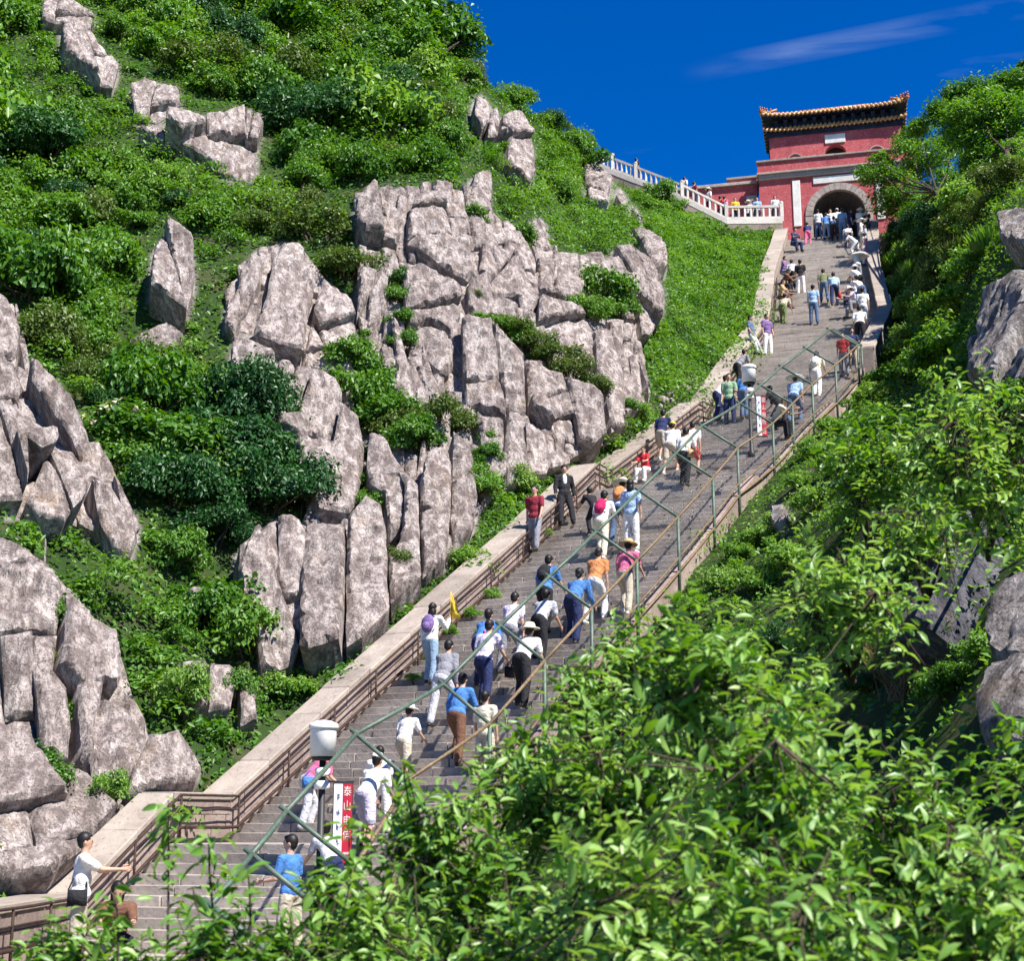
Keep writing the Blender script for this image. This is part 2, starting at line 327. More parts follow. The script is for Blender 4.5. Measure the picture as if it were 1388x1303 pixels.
# ------------------------------------------------------------------ outlines of the bare rock, as seen
def pl(s): return [tuple(map(float, q.split(','))) for q in s.split()]
OUT = [  # (outcrop label, category, name, material, rise over the slope, [outlines])
 ('two pale broken boulders jutting from the bushes at the upper left corner', 'rock outcrop', ROCK, ['60,10 78,2 100,15 126,28 120,45 110,50 85,38 60,36', '84,50 98,48 125,60 132,75 158,95 150,125 135,120 110,95 88,80']),
 ('pale pink horizontal rock ledge split by a long crack among upper left bushes', 'rock ledge', ROCK, ['180,125 200,118 240,130 243,145 210,165 185,160', '240,158 255,160 276,165 276,182 240,172', '280,162 300,165 325,158 330,190 282,184', '333,162 352,160 354,175 348,198 333,195', '190,170 230,175 275,186 282,198 330,206 345,214 345,240 320,245 300,235 275,212 245,198 215,185']),
 ('lone upright grey boulder standing in bushes left of the big leaning slab', 'boulder', ROCK, ['210,345 228,325 258,345 260,395 250,440 228,425 205,410 205,385']),
 ('low pale boulder half hidden below the lone upright grey boulder', 'boulder', ROCK, ['180,465 225,445 245,455 235,480 185,478']),
 ('cluster of tall leaning slabs with a pointed top slab left of centre', 'rock outcrop', ROCK, ['382,334 396,343 426,377 424,397 413,435 406,494 392,492 373,483 344,466 348,446 363,404 371,354', '327,373 348,345 354,354 350,385 333,427 325,435 323,404', '308,427 323,397 325,435 317,458 306,446',
   '438,388 469,414 478,450 478,489 465,540 457,523 442,510 411,492 419,466 423,439 429,412', '317,469 342,475 371,489 377,515 375,577 369,583 358,567 329,538 323,523 315,504', '379,491 396,494 396,535 386,554 396,565 388,581 379,581 377,527', '400,502 417,506 419,523 409,542 406,561 398,565 398,527', '423,516 434,516 457,529 461,546 457,573 448,611 427,600 406,598 406,567 415,542',
   '325,545 340,560 362,585 340,580']),
 ('tall pale cliff columns dropping straight down to the stair wall', 'cliff', ROCK, ['461,556 482,575 490,604 487,650 480,690 470,705 430,700 424,680 405,640 396,606 410,608 448,618', '345,735 372,712 405,718 413,735 411,800 405,880 395,905 370,918 355,915 350,880 330,840 325,790', '322,755 343,737 338,790 333,828 322,800', '416,722 432,705 465,708 469,760 467,830 464,890 425,905 413,900 414,820', '473,705 495,675 515,690 522,730 525,840 490,880 470,888 470,780']),
 ('pair of tall narrow pillars with a dark cleft between, above the wall', 'cliff', ROCK, ['501,592 519,600 530,627 545,655 545,700 540,735 524,745 520,682 503,669 498,642', '533,612 553,631 565,654 566,700 570,790 530,830 527,760 542,738 548,700 548,655', '584,610 607,606 612,634 608,692 606,740 600,770 572,790 569,720 571,660 574,634', '615,588 634,608 640,627 643,677 640,720 612,760 611,700 614,634', '582,567 595,558 609,561 609,600 595,602 582,588']),
 ('central stack of big square blocks with black cracks at the cliff top', 'cliff', ROCK, ['561,276 582,274 622,278 630,304 632,347 638,377 630,389 607,381 569,350 553,335 553,304', '547,362 569,372 603,390 620,404 620,435 611,464 599,452 576,437 561,452 551,446 547,404', '555,460 576,445 595,458 611,471 611,496 606,515 597,519 572,496 557,489', '507,260 530,258 540,270 536,283 528,312 523,331 496,331 484,316 484,285', '542,274 552,276 550,293 536,302', '515,477 534,483 539,494 530,523 519,508', '543,491 559,506 561,546 546,548 532,535 535,508', '523,425 538,429 547,450 547,471 519,469', '503,404 519,379 525,385 521,420 509,443 498,446', '488,373 509,377 502,400 491,423 484,435', '563,504 584,512 592,527 590,554 574,527']),
 ('broad fissured rock face right of centre above the stair wall', 'cliff', ROCK, ['652,338 681,349 683,360 661,388 648,375', '696,343 718,343 723,360 725,412 714,440 703,438 699,410 661,402 659,393 685,367', '727,362 751,368 744,397 750,410 728,410', '755,367 784,371 790,386 781,410 766,417 749,404', '786,353 816,353 816,375 801,382 788,371', '637,386 659,377 665,403 699,416 699,435 666,432 641,439 633,404', '727,415 781,425 799,443 805,485 797,507 777,485 747,467 727,450',
   '626,447 661,450 683,472 706,492 711,560 704,576 680,573 650,560 632,558 628,500', '714,496 733,496 781,524 810,547 815,598 800,610 760,595 738,588 715,573 714,540', '808,448 828,448 832,482 840,504 838,560 835,590 818,600 813,540 805,515', '841,497 862,522 868,555 845,573 840,560', '645,569 678,580 679,600 676,660 655,640 650,600', '685,580 703,582 711,640 705,655 685,660 681,640 682,600', '712,582 736,595 743,630 738,645 716,650 713,620', '739,622 755,618 769,622 768,632 735,645 729,635']),
 ('two thin rock pinnacles beside a hooded one on the upper slope', 'rock outcrop', ROCK, ['644,139 652,135 661,146 661,172 652,179 642,165', '663,161 670,156 673,172 670,191 659,191', '677,167 694,162 711,179 718,202 720,235 714,253 700,242 685,224 688,191 677,183']),
 ('pale angular boulders just below the upper end of the balustrade', 'rock outcrop', ROCK, ['792,227 814,235 827,249 823,268 806,257 795,253', '797,261 819,268 821,281 799,279', '840,260 849,279 843,281 836,268', '857,285 868,300 866,305 858,296']),
 ('small square stone knob perched on the central cliff edge', 'boulder', ROCK, ['639,249 652,244 659,248 659,290 648,294 631,288']),
 ('flat dark boulder below the square stone knob', 'boulder', ROCK, ['666,312 688,316 700,331 696,338 659,331']),
 ('rounded grey boulder standing alone in bushes above the fissured face', 'boulder', ROCK, ['714,307 729,300 738,308 742,343 729,351 720,334']),
 ('big overhanging boulder at the edge of the bright meadow gully', 'boulder', ROCK, ['832,345 851,351 880,371 898,400 895,430 869,413 843,397 832,364', '860,316 880,323 897,345 898,375 887,375 869,342', '847,408 867,423 863,430 847,423', '840,445 854,452 851,467 840,463']),
 ('row of jagged boulders stepping down the left edge of the picture', 'rock outcrop', ROCK, ['-30,415 0,417 15,424 25,457 23,478 15,492 0,488 -30,490', '-30,492 0,494 19,517 29,538 20,550 -30,548', '-30,552 0,552 23,567 58,598 67,615 60,628 42,636 23,624 25,661 27,688 -30,690', '38,511 61,527 92,553 115,592 127,630 123,645 111,630 96,599 69,569 42,538', '60,634 77,630 115,669 100,695 81,718 50,711 31,695 40,676', '123,661 153,676 180,707 188,726 176,757 153,741 134,715']),
 ('massive pale cliff rising behind the wall at the lower left', 'cliff', ROCK, ['-30,735 0,740 35,761 69,792 77,815 73,873 65,926 82,949 90,1007 86,1043 77,1047 42,1039 38,1018 -30,1000', '81,825 100,836 115,859 142,876 148,900 150,938 146,949 127,944 115,1007 118,1055 98,1043 94,946 71,919 77,884', '127,951 153,967 169,971 192,999 196,1018 161,1082 142,1078 125,1059 119,1007', '200,1009 215,1009 238,1001 269,1045 262,1062 215,1070 173,1086 167,1084', '-30,1008 36,1024 42,1047 77,1097 100,1140 118,1152 62,1205 -30,1215', '84,1057 120,1067 140,1086 158,1100 115,1150 92,1130 80,1091']),
 ('short broken blocks of dry wall in bushes left of the cliff columns', 'stone wall', ROCK, ['246,907 276,905 277,965 265,965 246,949', '280,911 307,915 315,930 307,969 281,969', '322,925 338,927 345,980 325,985']),
 ('small pale boulder above the broken blocks of dry wall', 'boulder', ROCK, ['255,807 269,802 276,815 272,834 259,836']),
]
OUTR = [
 ('pale rounded boulder at the right edge below the trees', 'boulder', ROCKG, ['1362,306 1388,294 1430,300 1440,352 1390,352 1366,335']),
 ('dark rugged rock ridge at the right edge under the pale rounded boulder', 'rock outcrop', ROCKG, ['1352,402 1374,388 1430,395 1440,535 1350,535 1340,480 1340,435','1322,470 1336,462 1340,520 1326,525']),
 ('shaded dark rock face in the hollow on the right', 'rock outcrop', ROCK_SHADE, ['1288,715 1330,712 1350,722 1335,800 1300,880 1262,900 1252,850 1275,790']),
 ('rough sunlit rock at the lower right edge beside the foreground leaves', 'rock outcrop', ROCKG, ['1372,835 1398,806 1440,810 1440,930 1378,925 1366,890','1370,930 1440,935 1440,1045 1362,1035 1352,985']),
 ('small upright grey stone in the weeds right of the fence', 'boulder', ROCKG, ['1050,690 1066,692 1068,715 1055,722 1048,708']),
]
def inpoly(pts, poly):
    x, y = pts[:, 0], pts[:, 1]; r = np.zeros(len(pts), bool); n = len(poly)
    for i in range(n):
        (x1, y1), (x2, y2) = poly[i], poly[(i + 1) % n]
        c = ((y1 > y) != (y2 > y)) & (x < (x2 - x1) * (y - y1) / (y2 - y1 + 1e-12) + x1); r ^= c
    return r
def polydist(pts, poly):
    d = np.full(len(pts), 1e9); n = len(poly)
    for i in range(n):
        a, b = np.array(poly[i]), np.array(poly[(i + 1) % n]); ab = b - a
        t = np.clip(((pts - a) @ ab) / (ab @ ab + 1e-9), 0, 1); d = np.minimum(d, np.linalg.norm(pts - (a + t[:, None] * ab), axis=1))
    return d
ALLPOLY = [pl(s) for o in OUT + OUTR for s in o[3]]
HULL = [pl('305,400 350,342 400,337 440,387 476,417 478,560 488,612 486,690 522,705 524,838 470,888 357,915 328,800 347,738 410,718 420,690 402,610 332,558 317,470'),
        pl('482,272 560,260 640,262 700,335 730,350 790,360 835,362 895,430 868,470 868,555 835,596 760,634 680,655 640,715 598,770 532,826 504,720 504,605 560,600 590,560 545,552 512,520 486,440'),
        pl('-40,733 60,772 150,885 200,1000 268,1048 150,1118 60,1208 -40,1218'), pl('-40,415 20,422 36,512 128,600 186,722 165,752 100,722 -40,692')]
def rockness(pts, hull=True):
    r = np.zeros(len(pts))
    if hull:
        for h_ in HULL: r = np.maximum(r, np.where(inpoly(pts, h_), .82, 0))
    for p in ALLPOLY:
        a = np.array(p); m = (pts[:, 0] > a[:, 0].min() - 12) & (pts[:, 0] < a[:, 0].max() + 12) & (pts[:, 1] > a[:, 1].min() - 12) & (pts[:, 1] < a[:, 1].max() + 12)
        if not m.any(): continue
        q = pts[m]; d = polydist(q, p); v = np.where(inpoly(q, p), 1, np.clip(1 - d / 9, 0, 1)); r[m] = np.maximum(r[m], v)
    return r

# ------------------------------------------------------------------ hillsides
class Depth:
    def __init__(s, ctrl):
        c = np.array(ctrl, float); s.x = c[:, :2] / 500; y = np.log(c[:, 2]); n = len(c)
        K = np.linalg.norm(s.x[:, None] - s.x[None], axis=2); A = np.zeros((n + 3, n + 3)); A[:n, :n] = K - np.eye(n) * .004
        A[:n, n] = 1; A[:n, n + 1:] = s.x; A[n, :n] = 1; A[n + 1:, :n] = s.x.T
        s.w = np.linalg.solve(A, np.concatenate([y, [0, 0, 0]]))
    def __call__(s, p):
        p = np.asarray(p, float) / 500; K = np.linalg.norm(p[:, None] - s.x[None], axis=2); n = len(s.x)
        return np.exp(K @ s.w[:n] + s.w[n] + p @ s.w[n + 1:])
def Pn(p, d):
    x = (p[:, 0] - CX) / F * d; v = -(p[:, 1] - CY) / F * d
    return np.stack([x, d * math.cos(TH) - v * math.sin(TH), d * math.sin(TH) + v * math.cos(TH) + CZ], 1)
def Qn(p):
    z = p[:, 2] - CZ; d = p[:, 1] * math.cos(TH) + z * math.sin(TH); v = -p[:, 1] * math.sin(TH) + z * math.cos(TH)
    return np.stack([CX + F * p[:, 0] / d, CY - F * v / d], 1), d
wl = [Q(NODES[i] - RV[i] * WT - [0, 0, .35]) for i in range(1, NN)]
ctl = [(a, b, c + .15) for a, b, c in wl if a > -300]
# balustrade base line (terrace edge), metres
BAL = [P(1060, 299, 86.8), P(985, 300, 86.9), P(925, 270, 87.4), P(862, 245, 88.8), P(800, 221, 90.6)]
ctl += [(*Q(b - [0, 0, .9])[:2], Q(b)[2] - .3) for b in BAL]
ctl += [(-30, 1215, 22.5), (0, 1000, 27), (0, 745, 29.5), (100, 850, 29), (150, 1050, 27), (200, 1000, 28), (70, 740, 32), (0, 640, 33.5), (80, 690, 33.5), (180, 740, 33), (0, 420, 41), (25, 470, 39),
        (120, 640, 35), (240, 900, 30.6), (300, 1000, 28.8), (210, 850, 32), (250, 700, 36), (300, 600, 39), (180, 540, 40), (100, 450, 43), (230, 380, 46), (340, 360, 47), (380, 480, 43),
        (440, 400, 47), (460, 560, 42), (430, 700, 37.5), (370, 800, 35), (380, 890, 33.2), (490, 850, 33.6), (510, 600, 41), (540, 680, 38.6), (600, 620, 40.5), (620, 720, 38), (590, 270, 52), (500, 265, 52), (600, 450, 46), (560, 520, 44),
        (650, 250, 56), (680, 350, 52), (720, 440, 48.5), (690, 520, 45), (760, 560, 45), (820, 450, 51), (850, 560, 47.5), (880, 500, 52), (790, 360, 56), (870, 380, 56.5), (700, 640, 41.2),
        (940, 480, 56), (1000, 400, 66), (930, 380, 66), (970, 310, 79), (900, 300, 77), (840, 280, 78), (780, 240, 76), (740, 300, 62),
        (700, 200, 66), (640, 160, 64), (600, 60, 72), (670, 90, 78), (740, 150, 83), (790, 190, 90), (600, -60, 80), (450, 200, 58), (480, 100, 66), (300, 220, 54), (280, 170, 56), (200, 130, 58), (100, 60, 60), (0, 0, 64),
        (120, 250, 52), (0, 280, 49), (300, 40, 68), (450, -20, 76), (300, -150, 86), (0, -150, 78), (-200, -100, 70), (-200, 300, 46), (-200, 700, 30), (-200, 1100, 22), (-200, 1400, 18), (400, 1000, 30.5), (-700, -100, 72), (-700, 300, 47), (-700, 700, 30), (-700, 1100, 21), (-700, 1400, 16)]
DL = Depth(ctl)
def interp(x, pts): a = np.array(sorted(pts)); return np.interp(x, a[:, 0], a[:, 1])
WLINE = [(a, b) for a, b, c in wl if -200 < a]
def hill(name, xs, ytop, ybot, rows, D, amp, back, seed):
    J = len(xs); pts = np.zeros((rows, J, 2)); t = np.linspace(0, 1, rows)[:, None]
    pts[:, :, 0] = xs[None]; pts[:, :, 1] = ybot[None] * (1 - t) + ytop[None] * t
    flat = pts.reshape(-1, 2); d = D(flat); v = Pn(flat, d)
    ed = np.minimum(np.minimum(t, 1 - t) * rows / 8, 1) * np.ones((1, J))
    v = Pn(flat, d * (1 + amp * (fbm(v * .45 + seed, 5) * 1.6 + .25 * fbm(v * 2.2, 3)) * ed.ravel() / d * 12))
    ro = rockness(flat)
    allv = [v.reshape(rows, J, 3)]; top = allv[0][-1]
    for k in range(1, 9): allv.append((top + np.array([0, back * k, -.35 * k * k + .6 * k]))[None])
    V = np.concatenate(allv, 0); n = V.shape[0]
    i, j = np.meshgrid(np.arange(n - 1), np.arange(J - 1), indexing='ij'); a = i * J + j
    f = np.stack([a, a + 1, a + J + 1, a + J], 2).reshape(-1, 4)
    me = npmesh(name, V.reshape(-1, 3), f, SOIL, True)
    at = me.attributes.new('rocky', 'FLOAT', 'POINT'); rv = np.zeros(n * J, np.float32); rv[:rows * J] = ro; at.data.foreach_set('value', rv)
    o = link(name, me); tag(o, kind='structure')
    return o, V.reshape(-1, 3), f, rv
xs = np.concatenate([np.linspace(-700, -230, 40), np.linspace(-220, 1030, 230), np.linspace(1035, 1052, 6)])
sky_l = interp(xs, [(-700, -140), (515, -140), (555, -60), (572, 0), (606, 62), (655, 112), (710, 150), (762, 186), (800, 220)] + [(Q(b)[0], Q(b)[1] + 12) for b in BAL])
bot_l = np.where(xs < 60, 1420., interp(xs, WLINE) + np.where(xs > 1000, 10, 26))
HL, VL, FL, RL = hill('hillside', xs, sky_l, np.maximum(bot_l, sky_l + 4), 190, DL, .055, 3.0, 3.1)
# right side
rl = [Q(RT[i] - [0, 0, .25]) for i in range(1, NN)]
ctr = [(a + 3, b + 6, c - .3) for a, b, c in rl[:10]]
ctr += [(a + 30, b + 6, c - .6) for a, b, c in rl[10:]]
ctr += [(1230, 300, 80), (1300, 240, 66), (1388, 185, 56), (1388, 300, 37), (1300, 350, 47), (1260, 450, 48), (1370, 450, 31), (1250, 560, 38), (1388, 600, 23), (1100, 640, 38.5), (1180, 700, 28), (1300, 750, 19.5), (1388, 850, 13.5),
        (1200, 900, 20), (1060, 800, 31), (930, 880, 31), (700, 1130, 25.5), (900, 1100, 21), (1100, 1000, 20), (1250, 1100, 12), (1388, 1100, 10), (1388, 1303, 7.5), (1100, 1303, 10.5), (800, 1303, 15), (600, 1330, 19),
        (500, 1420, 18), (500, 1750, 9.5), (900, 1750, 7), (1300, 1750, 5), (1700, 200, 46), (1700, 600, 17), (1700, 1000, 8.5), (1700, 1750, 4.2), (150, 1420, 18.5), (-150, 1420, 18), (-150, 1750, 11), (200, 1750, 10.5)]
DR = Depth(ctr)
xs2 = np.concatenate([np.linspace(-150, 1160, 150), np.linspace(1168, 1720, 90)])
RTOP = [(-150, 1400), (300, 1400), (478, 1330)] + [(a, b + 3) for a, b, c in rl if 480 < a < 1160 and b > 505]
top_r = interp(xs2, RTOP + [(1170, 500), (1196, 455), (1203, 330), (1225, 300), (1300, 240), (1388, 185), (1500, 140), (1720, 110)])
HR, VR, FR, RR = hill('hillside', xs2, top_r, np.full(len(xs2), 1780.), 170, DR, .05, 3.0, 9.7)
tag(link('valley_floor', npmesh('valley_floor', [(-400, -300, -16), (500, -300, -16), (500, 700, -16), (-400, 700, -16)], [(0, 1, 2, 3)], SOIL)), kind='structure')
BVL = BVHTree.FromPolygons([Vector(v) for v in VL], [tuple(map(int, f)) for f in FL]); BVR = BVHTree.FromPolygons([Vector(v) for v in VR], [tuple(map(int, f)) for f in FR])
EYE = Vector((0, 0, CZ))
def hit(bv, px, py):
    r = Vector(P(px, py, 1)) - EYE; h = bv.ray_cast(EYE, r.normalized()); return h[0], h[1]

# ------------------------------------------------------------------ rocks
def rock_mesh(poly, D, steep, seed, mat, lift):
    p = np.array(poly); c = p.mean(0); p = c + (p - c) * (1 + 2.0 / np.maximum(np.linalg.norm(p - c, axis=1, keepdims=True), 8))
    wv = Pn(p, D(p)); ctr_ = wv.mean(0)
    u, s, vt = np.linalg.svd(wv - ctr_); tn = vt[2]
    if np.dot(tn, np.array([0, 0, CZ]) - ctr_) < 0: tn = -tn
    yaw = (seed * 37 % 11 - 5) / 5 * R(15)
    toC = np.array([0, 0, CZ]) - ctr_; toC /= np.linalg.norm(toC)
    h = np.array([toC[0] * math.cos(yaw) - toC[1] * math.sin(yaw), toC[0] * math.sin(yaw) + toC[1] * math.cos(yaw), .38]); h /= np.linalg.norm(h)
    n = tn * (1 - steep) + h * steep; n /= np.linalg.norm(n)
    rays = Pn(p, np.ones(len(p))) - [0, 0, CZ]
    t = ((ctr_ - [0, 0, CZ]) @ n) / (rays @ n)
    dt = D(p); t = np.clip(t, dt * .93, dt * 1.05); gap = (dt - t)
    sc = 1 - (lift - gap.min()) / np.mean(dt) if gap.min() < lift else 1
    w = rays * (t * sc)[:, None] + [0, 0, CZ]
    ctr_ = w.mean(0); uu, ss, vv = np.linalg.svd(w - ctr_); n = vv[2]
    if np.dot(n, np.array([0, 0, CZ]) - ctr_) < 0: n = -n
    ey = np.array([0, 0, 1.]) - n * n[2]; ey /= np.linalg.norm(ey); ex = np.cross(ey, n)
    loc = np.stack([(w - ctr_) @ ex, (w - ctr_) @ ey, (w - ctr_) @ n], 1)
    q = loc[:, :2]
    area = lambda g: abs(sum(g[i][0] * g[(i + 1) % len(g)][1] - g[(i + 1) % len(g)][0] * g[i][1] for i in range(len(g)))) / 2
    size = math.sqrt(area(q)); rr_ = random.Random(seed * 5 + 1)
    def clip(g, o, d, keep):
        out = []
        for i in range(len(g)):
            p1, p2 = g[i], g[(i + 1) % len(g)]; s1, s2 = np.dot(p1 - o, d) * keep, np.dot(p2 - o, d) * keep
            if s1 >= 0: out.append(p1)
            if (s1 > 0 and s2 < 0) or (s1 < 0 and s2 > 0): out.append(p1 + (p2 - p1) * (s1 / (s1 - s2)))
        return out
    pieces, stack = [], [[np.array(x) for x in q]]
    while stack:                                              # break the slab along joints: mostly upright, some lying
        g = stack.pop(); A_ = math.sqrt(area(g)) if len(g) > 2 else 0
        if A_ < .12: continue
        if A_ < rr_.uniform(.95, 2.3) * max(1, size / 4.5) or len(pieces) > 14: pieces.append(np.array(g)); continue
        ga = np.array(g); w_, h_ = np.ptp(ga[:, 0]), np.ptp(ga[:, 1]); up_ = rr_.random() < (.25 if h_ > 2.4 * w_ else .85 if h_ < 1.5 * w_ else .62)
        an = rr_.gauss(.06, .10) if up_ else math.pi / 2 + rr_.gauss(.28, .16); d_ = np.array([math.cos(an), math.sin(an)]); pr_ = ga @ d_; o_ = d_ * lerp(pr_.min(), pr_.max(), rr_.uniform(.3, .7))
        stack += [clip(g, o_, d_, 1), clip(g, o_, d_, -1)]
    V, fs = [], []
    depth = float(np.clip((dt - t * sc).max() + 1.2, 1.2, 5.0))
    for pi, g in enumerate(pieces):
        ps = math.sqrt(area(g)); sp = max(.07, ps / 20); bl = []
        for i in range(len(g)):
            a, b = g[i], g[(i + 1) % len(g)]; m = max(1, int(np.linalg.norm(b - a) / sp)); bl += [lerp(a, b, k / m) for k in range(m)]
        bl = np.array(bl); w3 = np.stack([bl[:, 0] * 1.7, bl[:, 1] * 1.7, np.full(len(bl), seed * 3.3)], 1)
        bl = bl + .085 * min(1, ps) * np.stack([fbm(w3, 4), fbm(w3 + 31, 4)], 1)
        lo, hi = bl.min(0), bl.max(0); gr = np.stack(np.meshgrid(np.arange(lo[0], hi[0], sp), np.arange(lo[1], hi[1], sp)), -1).reshape(-1, 2)
        gr = gr + rng.uniform(-.3, .3, gr.shape) * sp; gr = gr[inpoly(gr, bl)] if len(gr) else gr
        if len(gr): gr = gr[polydist(gr, bl) > sp * .5]
        try: r = geometry.delaunay_2d_cdt([Vector(x) for x in np.concatenate([bl, gr])], [], [list(range(len(bl)))], 1, 1e-5)
        except Exception: continue
        vo = np.array([tuple(x) for x in r[0]]); faces = [tuple(f) for f in r[2] if len(f) == 3]
        if not faces: continue
        e = polydist(vo, bl); k3 = np.stack([vo[:, 0], vo[:, 1], np.full(len(vo), seed * 1.7)], 1); kp = k3 + [0, 0, pi * 7.7]
        c_ = vo.mean(0); bev = .03 + .03 * rr_.random() + .012 * ps
        hgt = .22 + .05 * size + rr_.gauss(0, .10) * min(1.7, size / 1.5) - (.35 if ps < .55 and rr_.random() < .4 else 0) + (vo - c_) @ np.array([rr_.gauss(0, .09), rr_.gauss(0, .08)])
        hgt = np.full(len(vo), 0.) + hgt
        for q_ in range(3):                                   # broken corners
            an = rr_.uniform(0, 2 * math.pi); dv = np.array([math.cos(an), math.sin(an)]); x_ = (vo - c_) @ dv; hgt = hgt - rr_.uniform(.15, .8) * np.maximum(x_ - ((bl - c_) @ dv).max() * rr_.uniform(.6, 1.0) + .2 * fbm(kp * 1.5 + q_, 3), 0)
        rid = .5 - np.abs(fbm(kp * [2.0, .42, 1], 5)) * 2.2
        st_ = fbm(kp * [.8, 1.7, 1] + 40, 3) * 4; ter = (np.floor(st_) + np.clip((st_ - np.floor(st_)) * 5, 0, 1))
        rough = rid * .13 + fbm(kp * [5.5, 2.6, 1], 4) * .13 + fbm(kp * [14, 9, 1], 3) * .045 + ter * .045
        hgt = hgt - bev * (1 - np.clip(e / bev, 0, 1)) ** 1.3 + rough * min(1.25, .45 + ps / 2) * np.clip(e / .05, .35, 1)
        v3 = ctr_ + vo[:, :1] * ex + vo[:, 1:2] * ey + hgt[:, None] * n; b0 = len(V); V += [tuple(x) for x in v3]; fs += [tuple(i + b0 for i in f) for f in faces]
        cnt = set()
        for f in faces: cnt |= {(f[0], f[1]), (f[1], f[2]), (f[2], f[0])}
        back = {}
        for a, b in cnt:
            if (b, a) in cnt: continue
            for k in (a, b):
                if k not in back:
                    back[k] = len(V); sh = (vo[k] - c_) * .05; V.append(tuple(v3[k] - n * (depth + hgt[k]) - .10 * depth * np.array([0, 0, 1]) - sh[0] * ex - sh[1] * ey))
            fs.append((b + b0, a + b0, back[a], back[b]))
    me = bpy.data.meshes.new('rock'); me.from_pydata(V, [], fs); me.materials.append(mat)
    me.update(); bm = bmesh.new(); bm.from_mesh(me); bmesh.ops.recalc_face_normals(bm, faces=bm.faces)
    for ed in bm.edges:
        if len(ed.link_faces) == 2 and ed.calc_face_angle(0) > R(28): ed.smooth = False
    for fc in bm.faces: fc.smooth = True
    s_ = sum((fc.normal.dot(Vector(n)) * fc.calc_area()) for fc in bm.faces if len(fc.verts) == 3)
    if s_ < 0: bmesh.ops.reverse_faces(bm, faces=bm.faces)
    bm.to_mesh(me); bm.free(); return me
def px_split(poly, tgt):
    out, stack, k = [], [[np.array(p) for p in poly]], random.Random(int(poly[0][0]) + 3)
    ar = lambda g: abs(sum(g[i][0] * g[(i + 1) % len(g)][1] - g[(i + 1) % len(g)][0] * g[i][1] for i in range(len(g)))) / 2
    def clip(g, o, d, keep):
        r = []
        for i in range(len(g)):
            a, b = g[i], g[(i + 1) % len(g)]; s1, s2 = np.dot(a - o, d) * keep, np.dot(b - o, d) * keep
            if s1 >= 0: r.append(a)
            if s1 * s2 < 0: r.append(a + (b - a) * (s1 / (s1 - s2)))
        return r
    while stack:
        g = stack.pop(); A = math.sqrt(ar(g)) if len(g) > 2 else 0
        if A < 9: continue
        if A < tgt * k.uniform(.7, 1.35): out.append([tuple(x) for x in g]); continue
        ga = np.array(g); w_, h_ = np.ptp(ga[:, 0]), np.ptp(ga[:, 1]); up_ = k.random() < (.15 if h_ > 2.6 * w_ else .9 if h_ < 1.7 * w_ else .6)
        an = k.gauss(-.08, .12) if up_ else math.pi / 2 + k.gauss(.3, .2); d_ = np.array([math.cos(an), math.sin(an)]); pr_ = ga @ d_; o_ = d_ * lerp(pr_.min(), pr_.max(), k.uniform(.32, .68))
        stack += [clip(g, o_, d_, 1), clip(g, o_, d_, -1)]
    return out
seed = 100
for h_, lab, tgt in zip(HULL, ['weathered bedrock in the gaps of the leaning slabs and cliff columns', 'weathered bedrock in the gaps of the central and right cliff', 'weathered bedrock in the gaps of the lower left cliff', 'weathered bedrock between the jagged boulders at the left edge'], (40, 40, 46, 40)):
    root = empty('bedrock', (0, 0, 0), 0, lab, 'bedrock')
    for g in px_split(h_, tgt):
        if rockness(np.array([np.mean(g, 0)]), False)[0] > .95 and rockness(np.array(g), False).min() > .95: continue
        seed += 1; link('rock', rock_mesh(g, DL, .35, seed, ROCK, -.28), root)
seed = 0
for lst, D in ((OUT, DL), (OUTR, DR)):
    for lab, cat, mat, polys in lst:
        nm = cat.replace(' ', '_'); steep = .45
        if len(polys) == 1:
            seed += 1; tag(link(nm, rock_mesh(pl(polys[0]), D, steep, seed, mat, .45)), lab, cat); continue
        root = empty(nm, (0, 0, 0), 0, lab, cat)
        for s in polys:
            seed += 1; link('rock', rock_mesh(pl(s), D, steep, seed, mat, 1.3 if 'pinnacles' in lab else .8 if 'balustrade' in lab else .35), root)
# loose stones on the little dry wall and along the stair wall
def pebble(px, py, r, bv, s):
    h, n = hit(bv, px, py)
    if h is None: return None
    m = MB(); m.ell((0, 0, 0), (1, .8, .75), None, 9, 6); v = np.array(m.v); v *= (1 + .5 * fbm(v * 1.7 + s, 2))[:, None]; m.v = [tuple(x) for x in v * r]
    o = m.build('loose_stone', ROCK, None, True); o.location = h; o.rotation_euler = (0, 0, s); return o
for i, (x, y, r) in enumerate([(240, 872, .15), (250, 880, .13), (283, 872, .15), (300, 874, .17), (320, 869, .16), (328, 866, .14), (262, 876, .12), (290, 885, .12)]):
    o = pebble(x, y, r, BVL, i * 1.3)
    if o: tag(o, f'{["first", "second", "fifth", "sixth", "seventh", "eighth", "third", "fourth"][i]} pale loose stone from the left above the broken dry wall blocks', 'stone', 'loose stones on the dry wall')
for i in range(14):
    o = pebble(870 + i * 6 + rnd.uniform(-3, 3), 556 - i * 2.4 + rnd.uniform(-12, 8), rnd.uniform(.12, .28), BVL, i * .9)
    if o: tag(o, f'{["first", "second", "third", "fourth", "fifth", "sixth", "seventh", "eighth", "ninth", "tenth", "eleventh", "twelfth", "thirteenth", "fourteenth"][i]} pale rubble stone from the left at the foot of the meadow gully', 'stone', 'rubble stones below the gully')
